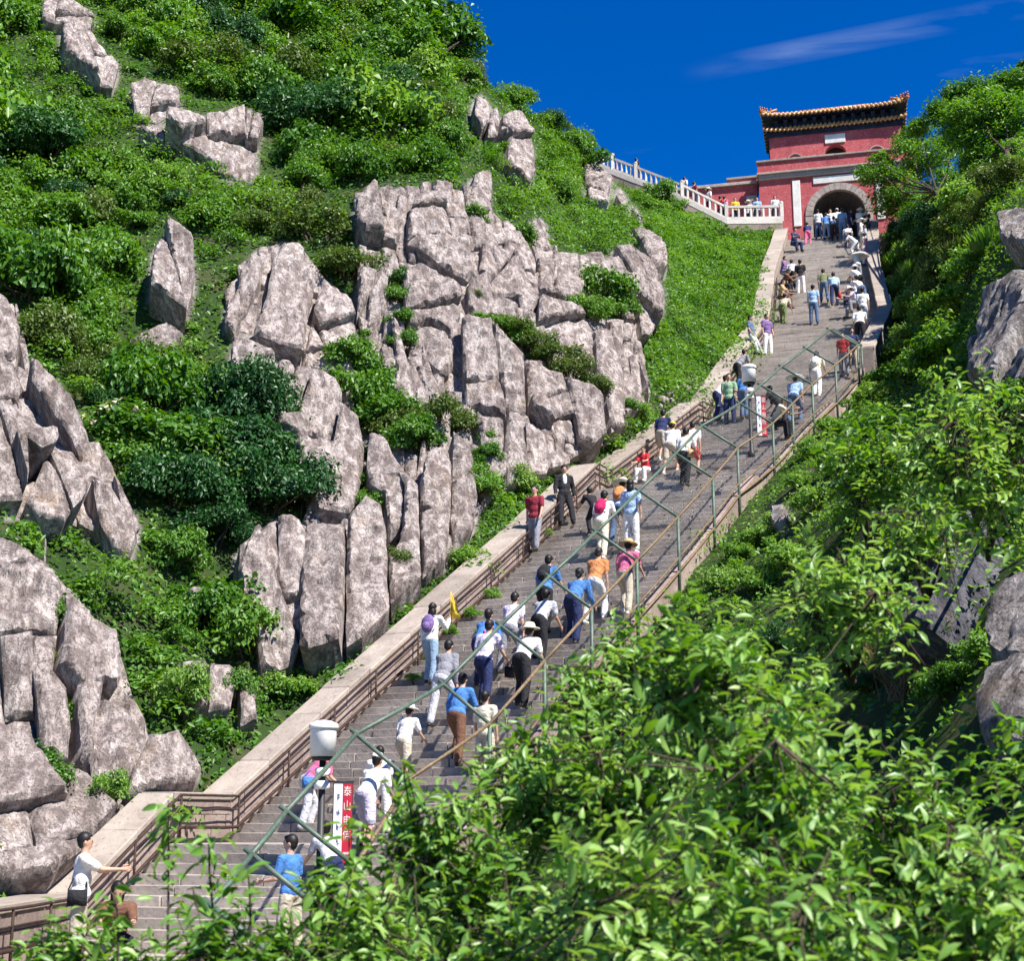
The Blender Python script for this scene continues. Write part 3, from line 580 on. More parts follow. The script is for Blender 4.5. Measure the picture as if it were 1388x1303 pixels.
# ------------------------------------------------------------------ staircase
stair = empty('stone_staircase', tuple(LT[0]), 0, 'long steep grey stone staircase climbing to the red gate', 'staircase')
SO = np.array(LT[0]); sv, sf = [], []
def rel(p): return np.asarray(p) - SO
for i in range(NN - 1):
    a0, a1, b0, b1 = LT[i], LT[i + 1], RT[i], RT[i + 1]
    if i in LAND:
        n = max(1, round(np.linalg.norm(a1 - a0) / 1.0)); rise = 0
    else:
        n = max(1, round((a1[2] - a0[2]) / .165)); rise = (a1[2] - a0[2]) / n
    for k in range(n):
        l0, l1 = lerp(a0, a1, k / n), lerp(a0, a1, (k + 1) / n); r0, r1 = lerp(b0, b1, k / n), lerp(b0, b1, (k + 1) / n)
        z1 = a0[2] + (rise * (k + 1) if rise else 0); z0 = z1 - .45
        ext = 0.10 if rise else 0
        m = MB(); cuts = [0]
        while cuts[-1] < 1: cuts.append(cuts[-1] + rnd.uniform(.13, .30))
        cuts[-1] = 1
        if len(cuts) > 2 and cuts[-2] > .92: cuts.pop(-2)
        for c0, c1 in zip(cuts[:-1], cuts[1:]):
            g = .0018; zt = z1 + rnd.uniform(-.012, .008); nb = rnd.uniform(-.02, .012) if rise else .004
            q = [lerp(l0, r0, c0 + g), lerp(l0, r0, c1 - g), lerp(l1, r1, c1 - g), lerp(l1, r1, c0 + g)]
            fw = (l1 - l0) * [1, 1, 0]; fw = fw / np.linalg.norm(fw)
            q[0] = q[0] + fw * nb; q[1] = q[1] + fw * (nb + rnd.uniform(-.006, .006)); q[2] = q[2] + fw * (ext - .003); q[3] = q[3] + fw * (ext - .003)
            m.hexa([rel((x[0], x[1], z0)) for x in q] + [rel((x[0], x[1], zt + (rnd.uniform(-.006, .006) if rise else 0))) for x in q])
        m.build('step' if rise else 'paving_slab', STEP, stair, False, .006)
        b = len(sv); sv += [(x[0], x[1], z1) for x in (l0, r0, r1, l1)]; sf.append((b, b + 1, b + 2, b + 3))
        if rise: b = len(sv); sv += [(l0[0], l0[1], z1 - rise), (r0[0], r0[1], z1 - rise), (r0[0], r0[1], z1), (l0[0], l0[1], z1)]; sf.append((b, b + 1, b + 2, b + 3))
# masonry under the steps
m = MB()
for i in range(NN - 1):
    a0, a1, b0, b1 = [np.array(x) - [0, 0, .26] for x in (LT[i], LT[i + 1], RT[i], RT[i + 1])]
    dn = np.array([0, 0, 2.6]); m.hexa([rel(a0 - dn), rel(b0 - dn), rel(b1 - dn), rel(a1 - dn), rel(a0), rel(b0), rel(b1), rel(a1)])
m.build('masonry', BLOCK, stair)
# forecourt before the gate
AX = np.array([math.sin(R(13)), math.cos(R(13)), 0]); GU = np.array([AX[1], -AX[0], 0])
f0 = [LT[-1] - GU * 1.2, RT[-1] + GU * 1.6]; z = np.array([0, 0, 1.])
f1 = [LT[-1] - GU * 1.2 + AX * 9.8, RT[-1] + GU * 1.6 + AX * 9.8]
m = MB(); m.hexa([p - z * 2.5 for p in (f0[0], f0[1], f1[1], f1[0])] + [p - z * .004 for p in (f0[0], f0[1], f1[1], f1[0])]); tag(m.build('forecourt_pavement', STEP), kind='structure')
b = len(sv); sv += [tuple(p) for p in (f0[0], f0[1], f1[1], f1[0])]; sf.append((b, b + 1, b + 2, b + 3))
BVS = BVHTree.FromPolygons([Vector(v) for v in sv], sf)
# kerb along the open right side
kerb = empty('stone_kerb', tuple(RT[1]), 0, 'low pale stone kerb along the open right edge of the stairs', 'kerb')
for i in range(1, 11):
    n = max(1, round(np.linalg.norm(RT[i + 1] - RT[i]) / 1.4))
    for k in range(n):
        g = .008 / n; a, b_ = lerp(RT[i], RT[i + 1], k / n + g), lerp(RT[i], RT[i + 1], (k + 1) / n - g); w0, w1 = RV[i], RV[i + 1]
        up = np.array([0, 0, .05 + rnd.uniform(-.02, .02)]); dn = np.array([0, 0, .5]); o0 = np.array(RT[1])
        c = [a + w0 * .005, a + w0 * .17, b_ + w1 * .17, b_ + w1 * .005]
        MB().hexa([x - dn - o0 for x in c] + [x + up - o0 for x in c]).build('kerb_stone', BLOCK, kerb, False, .015)

# ------------------------------------------------------------------ walls beside the stairs
def make_wall(name, label, top, rv, side, i0, i1, thick, blocks, height=WH, hfade=False):
    """top: inner top edge nodes; side -1 = wall lies left of that edge, +1 = right"""
    o0 = np.array(top[i0]) - [0, 0, height]; root = empty(name, tuple(o0), 0, label, 'stone wall')
    core = MB(); T = .13
    for i in range(i0, i1):
        a, b_ = np.array(top[i]), np.array(top[i + 1]); ra, rb = rv[i] * side, rv[i + 1] * side
        dn = np.array([0, 0, height + 1.8]); cz = np.array([0, 0, T + .002]); ins = .03 if i in blocks else .0
        core.hexa([a + ra * ins - dn - o0, a + ra * thick - dn - o0, b_ + rb * thick - dn - o0, b_ + rb * ins - dn - o0,
                   a + ra * ins - cz - o0, a + ra * thick - cz - o0, b_ + rb * thick - cz - o0, b_ + rb * ins - cz - o0])
        L = np.linalg.norm(b_ - a); cuts = [0]
        while cuts[-1] < 1: cuts.append(cuts[-1] + rnd.uniform(1.1, 2.0) / L)
        cuts[-1] = 1
        if len(cuts) > 2 and 1 - cuts[-2] < .3 / L: cuts.pop(-2)
        for c0, c1 in zip(cuts[:-1], cuts[1:]):
            g = .006 / L; p, q = lerp(a, b_, c0 + g), lerp(a, b_, c1 - g); rp, rq = lerp(ra, rb, c0), lerp(ra, rb, c1)
            dz = np.array([0, 0, rnd.uniform(-.012, .012)]); inn, out_ = -.045 + rnd.uniform(-.012, .012), thick + .05 + rnd.uniform(-.03, .03)
            t0, t1 = np.array([0, 0, T]), dz
            MB().hexa([x - o0 - t0 for x in (p + rp * inn, p + rp * out_, q + rq * out_, q + rq * inn)] + [x - o0 + t1 for x in (p + rp * inn, p + rp * out_, q + rq * out_, q + rq * inn)]).build('coping_stone', COPING, root, False, .02)
        if i in blocks:
            ch = (height - T) / 3
            for row in range(3):
                pos = -rnd.uniform(0, .4)
                while pos < L:
                    w = rnd.uniform(.45, .85); c0, c1 = max(0, pos) / L, min(L, pos + w) / L; pos += w
                    if c1 - c0 < .1 / L: continue
                    g = .009 / L; p, q = lerp(a, b_, c0 + g), lerp(a, b_, c1 - g); rp, rq = lerp(ra, rb, c0), lerp(ra, rb, c1)
                    zt = np.array([0, 0, T + row * ch + .008]); zb = np.array([0, 0, T + (row + 1) * ch - .006]) if row < 2 else np.array([0, 0, height + .25])
                    f = -rnd.uniform(0, .014)
                    MB().hexa([x - o0 for x in (p + rp * f - zb, p + rp * .028 - zb, q + rq * .028 - zb, q + rq * f - zb, p + rp * f - zt, p + rp * .028 - zt, q + rq * .028 - zt, q + rq * f - zt)]).build('wall_block', BLOCK, root, False)
    core.build('wall_core', MORTAR, root)
    return root
make_wall('stair_wall', 'thick pale stone parapet wall with broad coping along the left of the stairs', NODES, RV, -1, 0, NN - 1, WT, {1, 2, 3, 4, 5, 6, 7, 8})
RW = [RT[i] + np.array([0, 0, WH]) for i in range(NN)]
make_wall('stair_wall', 'short pale parapet wall along the right of the topmost flights', RW, RV, 1, 11, NN - 1, .5, set())

# iron handrail standing off the left wall
hand = empty('handrail', tuple(LT[0]), 0, 'dark rusty iron handrail running along the left stair wall', 'handrail')
def onl(i, t, off, h):
    return lerp(LT[i], LT[i + 1], t) + lerp(RV[i], RV[i + 1], t) * off + [0, 0, h] - SO
for h, r in ((.80, .024), (.56, .016), (.26, .032)):  # lowest, thick rail is added in place of a dark shadow line
    pts = []
    for i in range(0, NN - 2):
        for k in range(4): pts.append(onl(i, k / 4, .17, h) + rng.normal(0, .006, 3))
    MB().tube(pts, r, 6).build('rail', RUST, hand, True)
for i in range(0, NN - 2):
    L = np.linalg.norm(LT[i + 1] - LT[i]); n = max(1, round(L / 1.9))
    for k in range(n): MB().tube([onl(i, (k + .02) / n, .17, -.1), onl(i, (k + .02) / n, .17, .80)], .022, 6).build('post', RUST, hand, True)

# ------------------------------------------------------------------ green pipe fence with arms leaning in over the stairs
fence = empty('pipe_fence', tuple(RT[2]), 0, 'green pipe fence with inward leaning arms along the right edge of the stairs', 'fence')
FO = np.array(RT[2])
def rl_at(s):
    i = int(min(max(s, 0), NN - 1.001)); t = s - i; return lerp(RT[i], RT[i + 1], t), lerp(RV[i], RV[i + 1], t)
PH, ARM, ARMH = 1.35, .95, .72
TOPS = [ (420, 1153), (522, 1044), (640, 961), (728, 888), (795, 819), (861, 758), (915, 697), (963, 645), (1006, 613), (1040, 567), (1066, 540), (1100, 520), (1132, 495), (1152, 463)]
ss = np.linspace(1, 12.2, 2200); best = []
qs = np.array([Q(rl_at(s)[0] + rl_at(s)[1] * .2 + np.array([0, 0, PH]))[:2] for s in ss])
for px, py in TOPS: best.append(ss[np.argmin(np.hypot(qs[:, 0] - px, qs[:, 1] - py))])
best = sorted(best)
tops, nodes_, feet = [], [], []
for s in best:
    p, r = rl_at(s); rn = r / np.linalg.norm(r)
    tops.append(p + rn * .2 + [0, 0, PH]); nodes_.append(p + rn * (.2 - ARM) + [0, 0, PH + ARMH]); feet.append(p + rn * .2 - [0, 0, .9])
for k in range(2):                                           # the frame runs on downhill at the same slope
    v_ = (tops[1] - tops[0]) / np.linalg.norm(tops[1] - tops[0]) * 1.5
    tops.insert(0, tops[0] - v_); nodes_.insert(0, nodes_[0] - v_); feet.insert(0, tops[0] - [0, 0, 2.2])
e = tops[-1] + (tops[-1] - tops[-2]) / np.linalg.norm(tops[-1] - tops[-2]) * .9 + [0, 0, -.1]
for a, b_ in zip(tops, feet): MB().tube([b_ - FO, a - FO], .038, 8).build('post', GREENP, fence, True)
for a, b_ in zip(tops, nodes_):
    d = (b_ - a) / np.linalg.norm(b_ - a); MB().tube([a - FO, b_ + d * .12 - FO], .034, 8).build('arm', GREENP, fence, True)
def gappy(pts, r, mat, nm):
    for a, b_ in zip(pts[:-1], pts[1:]):
        MB().tube([a - FO, lerp(a, b_, .5) - FO + [0, 0, -.015], b_ - FO], r, 8).build(nm, mat, fence, True)
gappy(nodes_, .036, GREENP, 'top_rail'); gappy(tops, .032, BROWNP, 'shoulder_rail')
gappy([lerp(a, b_, .42) for a, b_ in zip(tops, feet)], .024, BROWNP, 'middle_rail'); gappy([lerp(a, b_, .56) for a, b_ in zip(tops, feet)], .03, BROWNP, 'bottom_rail')
# end of the fence: two posts, a short cross frame and a wire netting roof
en = e + (nodes_[-1] - tops[-1]); ef = e - [0, 0, 1.9]
for a, b_, nm in ((ef, e, 'post'), (e, en, 'arm'), (nodes_[-1], en, 'top_rail'), (tops[-1], e, 'shoulder_rail')):
    MB().tube([a - FO, b_ - FO], .036, 8).build(nm, GREENP, fence, True)
def netting(a, b_, c, d, step, r):
    m = MB(); n1 = int(np.linalg.norm(b_ - a) / step); n2 = int(np.linalg.norm(d - a) / step)
    for k in range(1, n1): m.tube([lerp(a, b_, k / n1) - FO, lerp(d, c, k / n1) - FO], r, 3, False)
    for k in range(1, n2): m.tube([lerp(a, d, k / n2) - FO, lerp(b_, c, k / n2) - FO], r, 3, False)
    return m
tag(netting(nodes_[-1], en, e, tops[-1], .045, .007).build('wire_netting', WIRE, fence), kind='stuff')
for i in range(6, len(tops) - 1):
    tag(netting(nodes_[i], nodes_[i + 1], tops[i + 1], tops[i], .14, .0028).build('wire_netting', WIRE, fence), kind='stuff')

# ------------------------------------------------------------------ gate
GO = (LT[-1] + RT[-1]) / 2 + AX * 4.5 + GU * .72; GO[2] = TOPZ
gate = empty('gate_tower', tuple(GO), -R(13), 'red two storey gate tower with yellow tiled roof at the top of the stairs', 'gate tower')
HB, ZC = 4.72, 6.25                                          # half width of the lower body, height of the cornice
def arch_wall(m, u0, u1, z0, z1, cu, r, zs, v0, v1, n=16):
    """wall slab with an arched opening, front at v0"""
    for v, flip in ((v0, 0), (v1, 1)):
        arc = [(cu + r * math.cos(math.pi * k / n), v, zs + r * math.sin(math.pi * k / n)) for k in range(n + 1)]
        fs = []
        q = [(u1, v, z0), (cu + r, v, z0), (cu + r, v, zs), (u1, v, zs)]; w = [(u0, v, z0), (u0, v, zs), (cu - r, v, zs), (cu - r, v, z0)]
        for poly in (q, w): m.add(poly if not flip else poly[::-1], [(3, 2, 1, 0)])
        top = [(cu + (u1 - cu) * min(1, max(-1, 1.0 - 2.0 * k / n)) if True else 0, v, z1) for k in range(n + 1)]
        top = [((u1 if k <= n / 4 else u0 if k >= 3 * n / 4 else u1 + (u0 - u1) * (k - n / 4) / (n / 2)), v, (zs + (z1 - zs) * k / (n / 4)) if k < n / 4 else (zs + (z1 - zs) * (n - k) / (n / 4)) if k > 3 * n / 4 else z1) for k in range(n + 1)]
        for k in range(n):
            f = [arc[k], top[k], top[k + 1], arc[k + 1]]; m.add(f if flip else f[::-1], [(0, 1, 2, 3)])
    arc2 = [(cu + r, z0)] + [(cu + r * math.cos(math.pi * k / n), zs + r * math.sin(math.pi * k / n)) for k in range(n + 1)] + [(cu - r, z0)]
    for (a, b_), (c, d) in zip(arc2[:-1], arc2[1:]): m.add([(a, v0, b_), (a, v1, b_), (c, v1, d), (c, v0, d)], [(0, 1, 2, 3)])
    m.add([(u0, v0, z0), (u0, v1, z0), (u0, v1, z1), (u0, v0, z1)], [(0, 1, 2, 3)]); m.add([(u1, v0, z0), (u1, v1, z0), (u1, v1, z1), (u1, v0, z1)], [(3, 2, 1, 0)])
    m.add([(u0, v0, z1), (u1, v0, z1), (u1, v1, z1), (u0, v1, z1)], [(0, 1, 2, 3)])
m = MB(); arch_wall(m, -HB, HB, -.5, ZC - .35, 0, 1.58, 3.3, 0, 5.5); m.build('lower_wall', RED, gate)
ring = empty('arch_surround', (0, 0, 0)); ring.parent = gate
nk = 17
for k in range(nk):
    a0, a1 = math.pi * (k + .03) / nk, math.pi * (k + .97) / nk
    c = [(r * math.cos(a), v, 3.3 + r * math.sin(a)) for v in (-.09, .25) for r, a in ((1.57, a0), (1.57, a1), (2.0, a1), (2.0, a0))]
    MB().hexa(c).build('arch_stone', ARCHST, ring)
for s in (-1, 1):
    for k in range(6): MB().box((min(s * 1.57, s * 2), -.09, -.1 + k * .56 + .01), (max(s * 1.57, s * 2), .25, -.1 + (k + 1) * .56 - .01)).build('arch_stone', ARCHST, ring)
MB().box((-1.56, 3.4, -.1), (1.56, 3.5, 4.87)).build('passage_dark_sheet', INSIDE, gate)  # near-black sheet closing the open passage, stands in for its unlit depth
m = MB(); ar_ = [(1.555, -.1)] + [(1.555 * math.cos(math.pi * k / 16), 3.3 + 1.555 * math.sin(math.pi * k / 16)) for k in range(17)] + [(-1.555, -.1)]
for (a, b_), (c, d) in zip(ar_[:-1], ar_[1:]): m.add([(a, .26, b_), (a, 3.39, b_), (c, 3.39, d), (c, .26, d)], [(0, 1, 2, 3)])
m.build('vault_lining', plain('dark_grey_vault', (.075, .07, .075), .9, 4, .4), gate)  # lining coloured dark grey, darker than the arch stones
m = MB(); m.box((-HB - .12, -.28, ZC - .03), (HB + .12, 5.6, ZC + .1)); m.box((-HB - .02, -.16, ZC - .34), (HB + .02, 5.5, ZC - .031)); m.build('cornice', ARCHST, gate, False, .02)
m = MB(); m.box((-HB - .05, -.2, ZC + .101), (HB + .05, .15, ZC + .78)); m.box((-HB - .05, .15, ZC + .101), (-HB + .25, 5.5, ZC + .78)); m.box((HB - .25, .15, ZC + .101), (HB + .05, 5.5, ZC + .78)); m.build('parapet', RED, gate)
k = 0; u = -HB - .12
while u < HB + .1:
    w = min(.95, HB + .12 - u); MB().box((u + .004, -.3, ZC + .781), (u + w - .004, .24, ZC + .9 + rnd.uniform(-.01, .01))).build('coping_stone', COPING, gate, False, .015); u += w
def plaque(u0, u1, z0, z1, v, nm='plaque'):
    MB().box((u0, v - .07, z0), (u1, v - .003, z1)).build(nm, PLAQUE, gate, False, .02)
plaque(-1.45, 1.5, 5.36, 5.82, 0); plaque(-2.72, -2.24, 2.7, 5.72, 0); plaque(2.24, 2.72, 2.7, 5.72, 0)
# upper storey
UB, V0 = 4.06, 1.9; Z1 = 9.62
m = MB(); arch_wall(m, -UB, UB, ZC, Z1, 0, .66, 8.12, V0, V0 + 4.0); m.build('upper_wall', RED, gate)
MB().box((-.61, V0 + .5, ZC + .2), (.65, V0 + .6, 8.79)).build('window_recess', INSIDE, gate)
for s in (-1, 1):
    pts = [(s * 2.5 + .45 * math.cos(math.pi * k / 10), V0 - .02, 7.95 + .45 * math.sin(math.pi * k / 10)) for k in range(11)]
    MB().tube(pts, .055, 5).build('blind_arch', ARCHST, gate)
plaque(-.62, .64, 8.86, 9.46, V0)
m = MB(); m.box((-UB - .06, V0 - .06, Z1 - .002), (UB + .06, V0 + 4.06, Z1 + .16)); m.box((-UB - .14, V0 - .16, Z1 + .161), (UB + .14, V0 + 4.1, Z1 + .3)); m.build('painted_beam', DARKWOOD, gate, False, .01)
def tiles(name, zlow, zup, vlow, vup, u0, u1, curl, pitch=.27):
    """rows of round tiles running down the slope at the front, with the corner curl of the eave; one joined part"""
    m = MB(); n = int((u1 - u0) / pitch)
    for k in range(n + 1):
        u = u0 + (u1 - u0) * k / n; x = abs(2 * k / n - 1); up = curl * x ** 5
        MB_pts = [(u, vlow - .03 - .12 * x ** 5, zlow + up), (u, lerp(vlow, vup, .5), lerp(zlow, zup, .45) + up * .5), (u, vup, zup)]
        m.tube(MB_pts, .09, 6)
        m.lathe([(.095, -.02), (.115, 0), (.115, .04)], MB_pts[0], 8, np.array([[1, 0, 0], [0, 0, -1], [0, 1, 0]]).T @ np.eye(3))
        if k < n:
            u2 = u0 + (u1 - u0) * (k + 1) / n; x2 = abs(2 * (k + 1) / n - 1); up2 = curl * x2 ** 5
            m.add([(u, vlow, zlow + up - .045), (u2, vlow, zlow + up2 - .045), (u2, vup, zup - .03), (u, vup, zup - .03)], [(0, 1, 2, 3), (3, 2, 1, 0)])
            um = (u + u2) / 2; zz = zlow + (up + up2) / 2; vv = vlow - .05 - .12 * x ** 5; m.prism([(u + .03, vv, zz + .03), (u + .05, vv, zz - .14), (um, vv, zz - .22), (u2 - .05, vv, zz - .14), (u2 - .03, vv, zz + .03)], (0, .03, 0))
    o = m.build(name, TILE, gate, True); tag(o, kind='stuff'); return o
tiles('pent_roof_tiles', Z1 + .40, Z1 + .72, V0 - .30, V0 + .05, -UB - .28, UB + .28, .06)
m = MB(); m.box((-UB - .2, V0 - .24, Z1 + .301), (UB + .2, V0 + 4.2, Z1 + .36)); m.build('pent_eave_board', DARKWOOD, gate)
m = MB(); m.box((-UB + .12, V0 + .12, Z1 + .361), (UB - .12, V0 + 3.9, 10.66)); m.build('frieze', DARKWOOD, gate)
for s in np.linspace(-3.6, 3.6, 13):                       # brackets under the main eave
    m = MB(); m.hexa([(s - .09, V0 + .1, 10.2), (s + .09, V0 + .1, 10.2), (s + .09, V0 + .12, 10.2), (s - .09, V0 + .12, 10.2), (s - .13, V0 - .3, 10.64), (s + .13, V0 - .3, 10.64), (s + .13, V0 + .12, 10.64), (s - .13, V0 + .12, 10.64)]); m.build('bracket', DARKWOOD, gate)
# hip roof
E0, E1, ZE, ZR = UB + .42, 1.0, 10.86, 12.0
def rc(u, v): return u
eave = [(-E0, V0 - .62), (E0, V0 - .62), (E0, V0 + 4.9), (-E0, V0 + 4.9)]
m = MB(); N_ = 14
for k in range(N_):
    for j in range(2):
        pass
fr = []
for k in range(N_ + 1):
    x = -1 + 2 * k / N_; fr.append((x * E0, V0 - .62 - .14 * abs(x) ** 5, ZE + .15 * abs(x) ** 5))
rg = [(x * (E0 - 2.2) / E0, V0 + 2.0, ZR) for x, _, _ in fr]
m.add(fr + rg, [(k, k + 1, N_ + 2 + k, N_ + 1 + k) for k in range(N_)])
bk = [(x, V0 + 4.95, zz) for x, y, zz in fr]; b0 = len(m.v); m.add(bk + rg, [(k + 1, k, N_ + 1 + k, N_ + 2 + k) for k in range(N_)])
for s in (0, -1): m.add([fr[s], bk[s], rg[s]], [(0, 1, 2)])
m.add([(x, y, zz - .09) for x, y, zz in fr] + [(x, y, zz - .09) for x, y, zz in bk], [(k, k + 1, N_ + 2 + k, N_ + 1 + k) for k in range(N_)])
m.build('roof', DARKWOOD, gate)
tiles('roof_tiles', ZE + .02, ZR + .02, V0 - .64, V0 + 1.95, -E0, E0, .15)
for s in (-1, 1):                                            # hip ridges with little beasts, side eaves
    hip = [np.array(p) for p in ((s * (E0 + .08), V0 - .83, ZE + .27), (s * (E0 - .6), V0 - .25, ZE + .27), (s * (E0 - 1.4), V0 + .6, ZE + .58), (s * (E0 - 2.2), V0 + 2, ZR + .1))]
    MB().tube(hip, .12, 7).build('hip_ridge', TILER, gate, True)
    for t, hh in ((.05, .17), (.24, .16), (.44, .17), (.66, .17), (1.0, .26)):
        p = lerp(hip[0], hip[1], t); mm = MB(); mm.ell(p + [0, 0, .13], (.09, .13, hh * .55)); mm.ell(p + [0, -.1, .16 + hh * .55], (.06, .09, .07)); mm.tube([p + [0, .1, .15], p + [0, .17, .3 + hh * .4]], [.05, .02], 5); mm.build('ridge_beast', TILER, gate, True)
    for k in range(12):
        t = k / 11; y = lerp(V0 - .55, V0 + 4.8, t); MB().tube([(s * (E0 + .02), y, ZE + .03 + .14 * abs(2 * t - 1) ** 5), (s * (E0 - 1.0), y, ZE + .42)], .07, 6).build('side_tile', TILE, gate, True)
MB().tube([(-E0 + 2.2, V0 + 2, ZR + .15), (E0 - 2.2, V0 + 2, ZR + .15)], .17, 8).build('main_ridge', TILER, gate, True)
# red wall to the left of the gate
wing = empty('red_wing_wall', tuple(GO), -R(13), 'long red plastered wall running left from the gate behind the balustrade', 'wall')
MB().box((-14.5, .9, -1.0), (-HB - .16, 1.5, 6.13)).build('wall', RED, wing)
MB().box((-14.6, .72, 6.131), (-HB - .16, 1.7, 6.33)).build('cornice', ARCHST, wing, False, .02)
MB().box((-6.75, 1.9, 6.1), (-HB - .16, 2.6, 7.0)).build('upper_wall', RED, wing)
MB().box((-6.85, 1.78, 7.001), (-HB - .16, 2.7, 7.15)).build('coping_stone', COPING, wing, False, .02)
MB().box((-HB - .75, .3, -.5), (-HB - .17, .89, 4.75)).build('pier', ARCHST, wing, False, .02)
MB().box((-HB - .85, .25, 4.751), (-HB - .17, .89, 5.15)).build('pier_cap', ARCHST, wing, False, .03)

# ------------------------------------------------------------------ balustrade and terrace
bal = empty('stone_balustrade', tuple(BAL[0]), 0, 'pale stone balustrade climbing left from the gate along the meadow edge', 'balustrade')
BO = np.array(BAL[0]); up = np.array([0, 0, 1.])
bal_len = [np.linalg.norm(BAL[i + 1] - BAL[i]) for i in range(4)]
def vert_box(a, b_, th, z0, z1):       # upright slab between two ground points
    t = (b_ - a) * [1, 1, 0]; t = t / np.linalg.norm(t); nn = np.array([-t[1], t[0], 0]) * th / 2
    return MB().hexa([a - nn + up * z0, b_ - nn + up * z0, b_ + nn + up * z0, a + nn + up * z0, a - nn + up * z1, b_ - nn + up * z1, b_ + nn + up * z1, a + nn + up * z1])
bm_ = MB().box((-.055, -.055, 0), (.055, .055, .56)).mesh('baluster', MARBLE)
pm_ = MB(); pm_.box((-.10, -.10, -.05), (.10, .10, 1.06)); pm_.lathe([(.10, 1.06), (.12, 1.10), (.11, 1.18), (.04, 1.22)], n=10); pm_ = pm_.mesh('post', MARBLE)
for i in range(4):
    a, b_ = BAL[i] - BO, BAL[i + 1] - BO; n = max(1, round(bal_len[i] / 2.3))
    vert_box(a, b_, .3, -.22, .1).build('plinth', MARBLE, bal); vert_box(a, b_, .26, -1.9, -.221).build('footing', BLOCK, bal)
    for k in range(n):
        p, q = lerp(a, b_, k / n), lerp(a, b_, (k + 1) / n)
        vert_box(p, q, .15, .82, .96).build('top_rail', MARBLE, bal); vert_box(p, q, .2, .101, .24).build('bottom_rail', MARBLE, bal)
        for o in (0,) + ((1,) if (i == 3 and k == n - 1) else ()): link('post', pm_, bal, lerp(p, q, o))
        c = max(2, round(np.linalg.norm(q - p) / .36))
        for j in range(1, c):
            x = link('baluster', bm_, bal, lerp(p, q, j / c) + up * .25); x.rotation_euler = (0, 0, R(13))
m = MB()
for i in range(4):
    bkv = AX * (3.6 if i < 2 else 2.4); a, b_ = BAL[i], BAL[i + 1]; dn = up * 2.2
    m.hexa([a - dn, a + bkv - dn, b_ + bkv - dn, b_ - dn, a, a + bkv, b_ + bkv, b_])
tag(m.build('terrace_path', STEP), kind='structure')
TER = lambda i, t, back: lerp(BAL[i], BAL[i + 1], t) + AX * back

# ------------------------------------------------------------------ lamp posts with hanging signs
def text(body, size, mat, parent, loc, rot, name='character'):
    c = bpy.data.curves.new(name, 'FONT'); c.body = body; c.size = size; c.align_x = 'CENTER'; c.align_y = 'CENTER'; c.extrude = .003; c.resolution_u = 2
    o = bpy.data.objects.new('tmp', c); COL.objects.link(o); dg = bpy.context.evaluated_depsgraph_get(); dg.update()
    me = bpy.data.meshes.new_from_object(o.evaluated_get(dg)); bpy.data.objects.remove(o); me.name = name; me.materials.clear(); me.materials.append(mat)
    x = link(name, me, parent, loc); x.rotation_euler = rot; return x
def lamp(px, py, label, slab, yaw, ph):
    r = Vector(P(px, py, 1)) - EYE; h = BVS.ray_cast(EYE, r.normalized())[0]
    lp = empty('lamp_post', h, yaw, label, 'lamp post')
    MB().lathe([(.11, -.1), (.11, .10), (.06, .16), (.05, ph)], n=10).build('pole', DARKP, lp, True)
    m = MB(); m.lathe([(.16, ph - .04), (.18, ph), (.18, ph + .02)], n=20); m.build('collar', DARKP, lp, True)
    MB().lathe([(.205, ph + .021), (.205, ph + .42), (.21, ph + .44)], n=24).build('lantern', WHITEP, lp, True)
    MB().lathe([(.225, ph + .441), (.235, ph + .48), (.215, ph + .53), (.12, ph + .57), (.02, ph + .585)], n=24).build('lantern_cap', WHITEP, lp, True)
    for zz in (ph - .28, ph - .48): MB().lathe([(.10, zz), (.12, zz + .02), (.12, zz + .11), (.10, zz + .13)], n=14).build('band', WHITEP, lp, True)
    for zz in (ph - .36, ph - 1.62): MB().tube([(.04, -.02, zz), (.5, -.02, zz)], .014, 5).build('bracket', DARKP, lp, True)
    sg = empty('vertical_sign', Vector(h) + Vector((math.cos(yaw) * .33, math.sin(yaw) * .33, ph - .37)), yaw, slab, 'sign'); sg.scale = (.66, 1, .88)
    MB().box((-.235, -.035, -1.42), (.235, -.001, 0)).build('backing', DARKP, sg, False, .006)
    MB().box((-.215, -.042, -1.39), (-.01, -.036, -.03)).build('white_panel', SIGNW, sg); MB().box((-.008, -.042, -1.39), (.215, -.036, -.03)).build('red_panel', SIGNR, sg)
    for k, ch in enumerate('泰山电信'): text(ch, .19, SIGNL, sg, (.10, -.046, -.17 - k * .25), (R(90), 0, 0))
    for k in range(4):
        mm = MB(); z0 = -.22 - k * .26
        for q in range(5):
            x0 = -.145 + rnd.uniform(0, .04); zz = z0 - rnd.uniform(0, .08); mm.box((x0, -.0445, zz), (x0 + rnd.uniform(.02, .06), -.0425, zz + .012)); mm.box((x0, -.0448, zz - .03), (x0 + .012, -.0428, zz + .03))
        mm.build('character', INK, sg)
    for k in range(2):
        mm = MB()
        for q in range(5): mm.box((.03 + q * .03, -.0448, -1.24 - k * .075), (.05 + q * .03, -.0428, -1.20 - k * .075))
        mm.build('small_print', SIGNL, sg)
lamp(432, 1222, 'dark lamp post with a big white drum lantern on the lowest flight', 'tall white and red vertical sign hanging from the lower lamp post', R(6), 2.15)
lamp(1019, 618, 'dark lamp post with a white drum lantern beside the upper landing', 'tall white and red vertical sign hanging from the upper lamp post', R(6), 2.2)
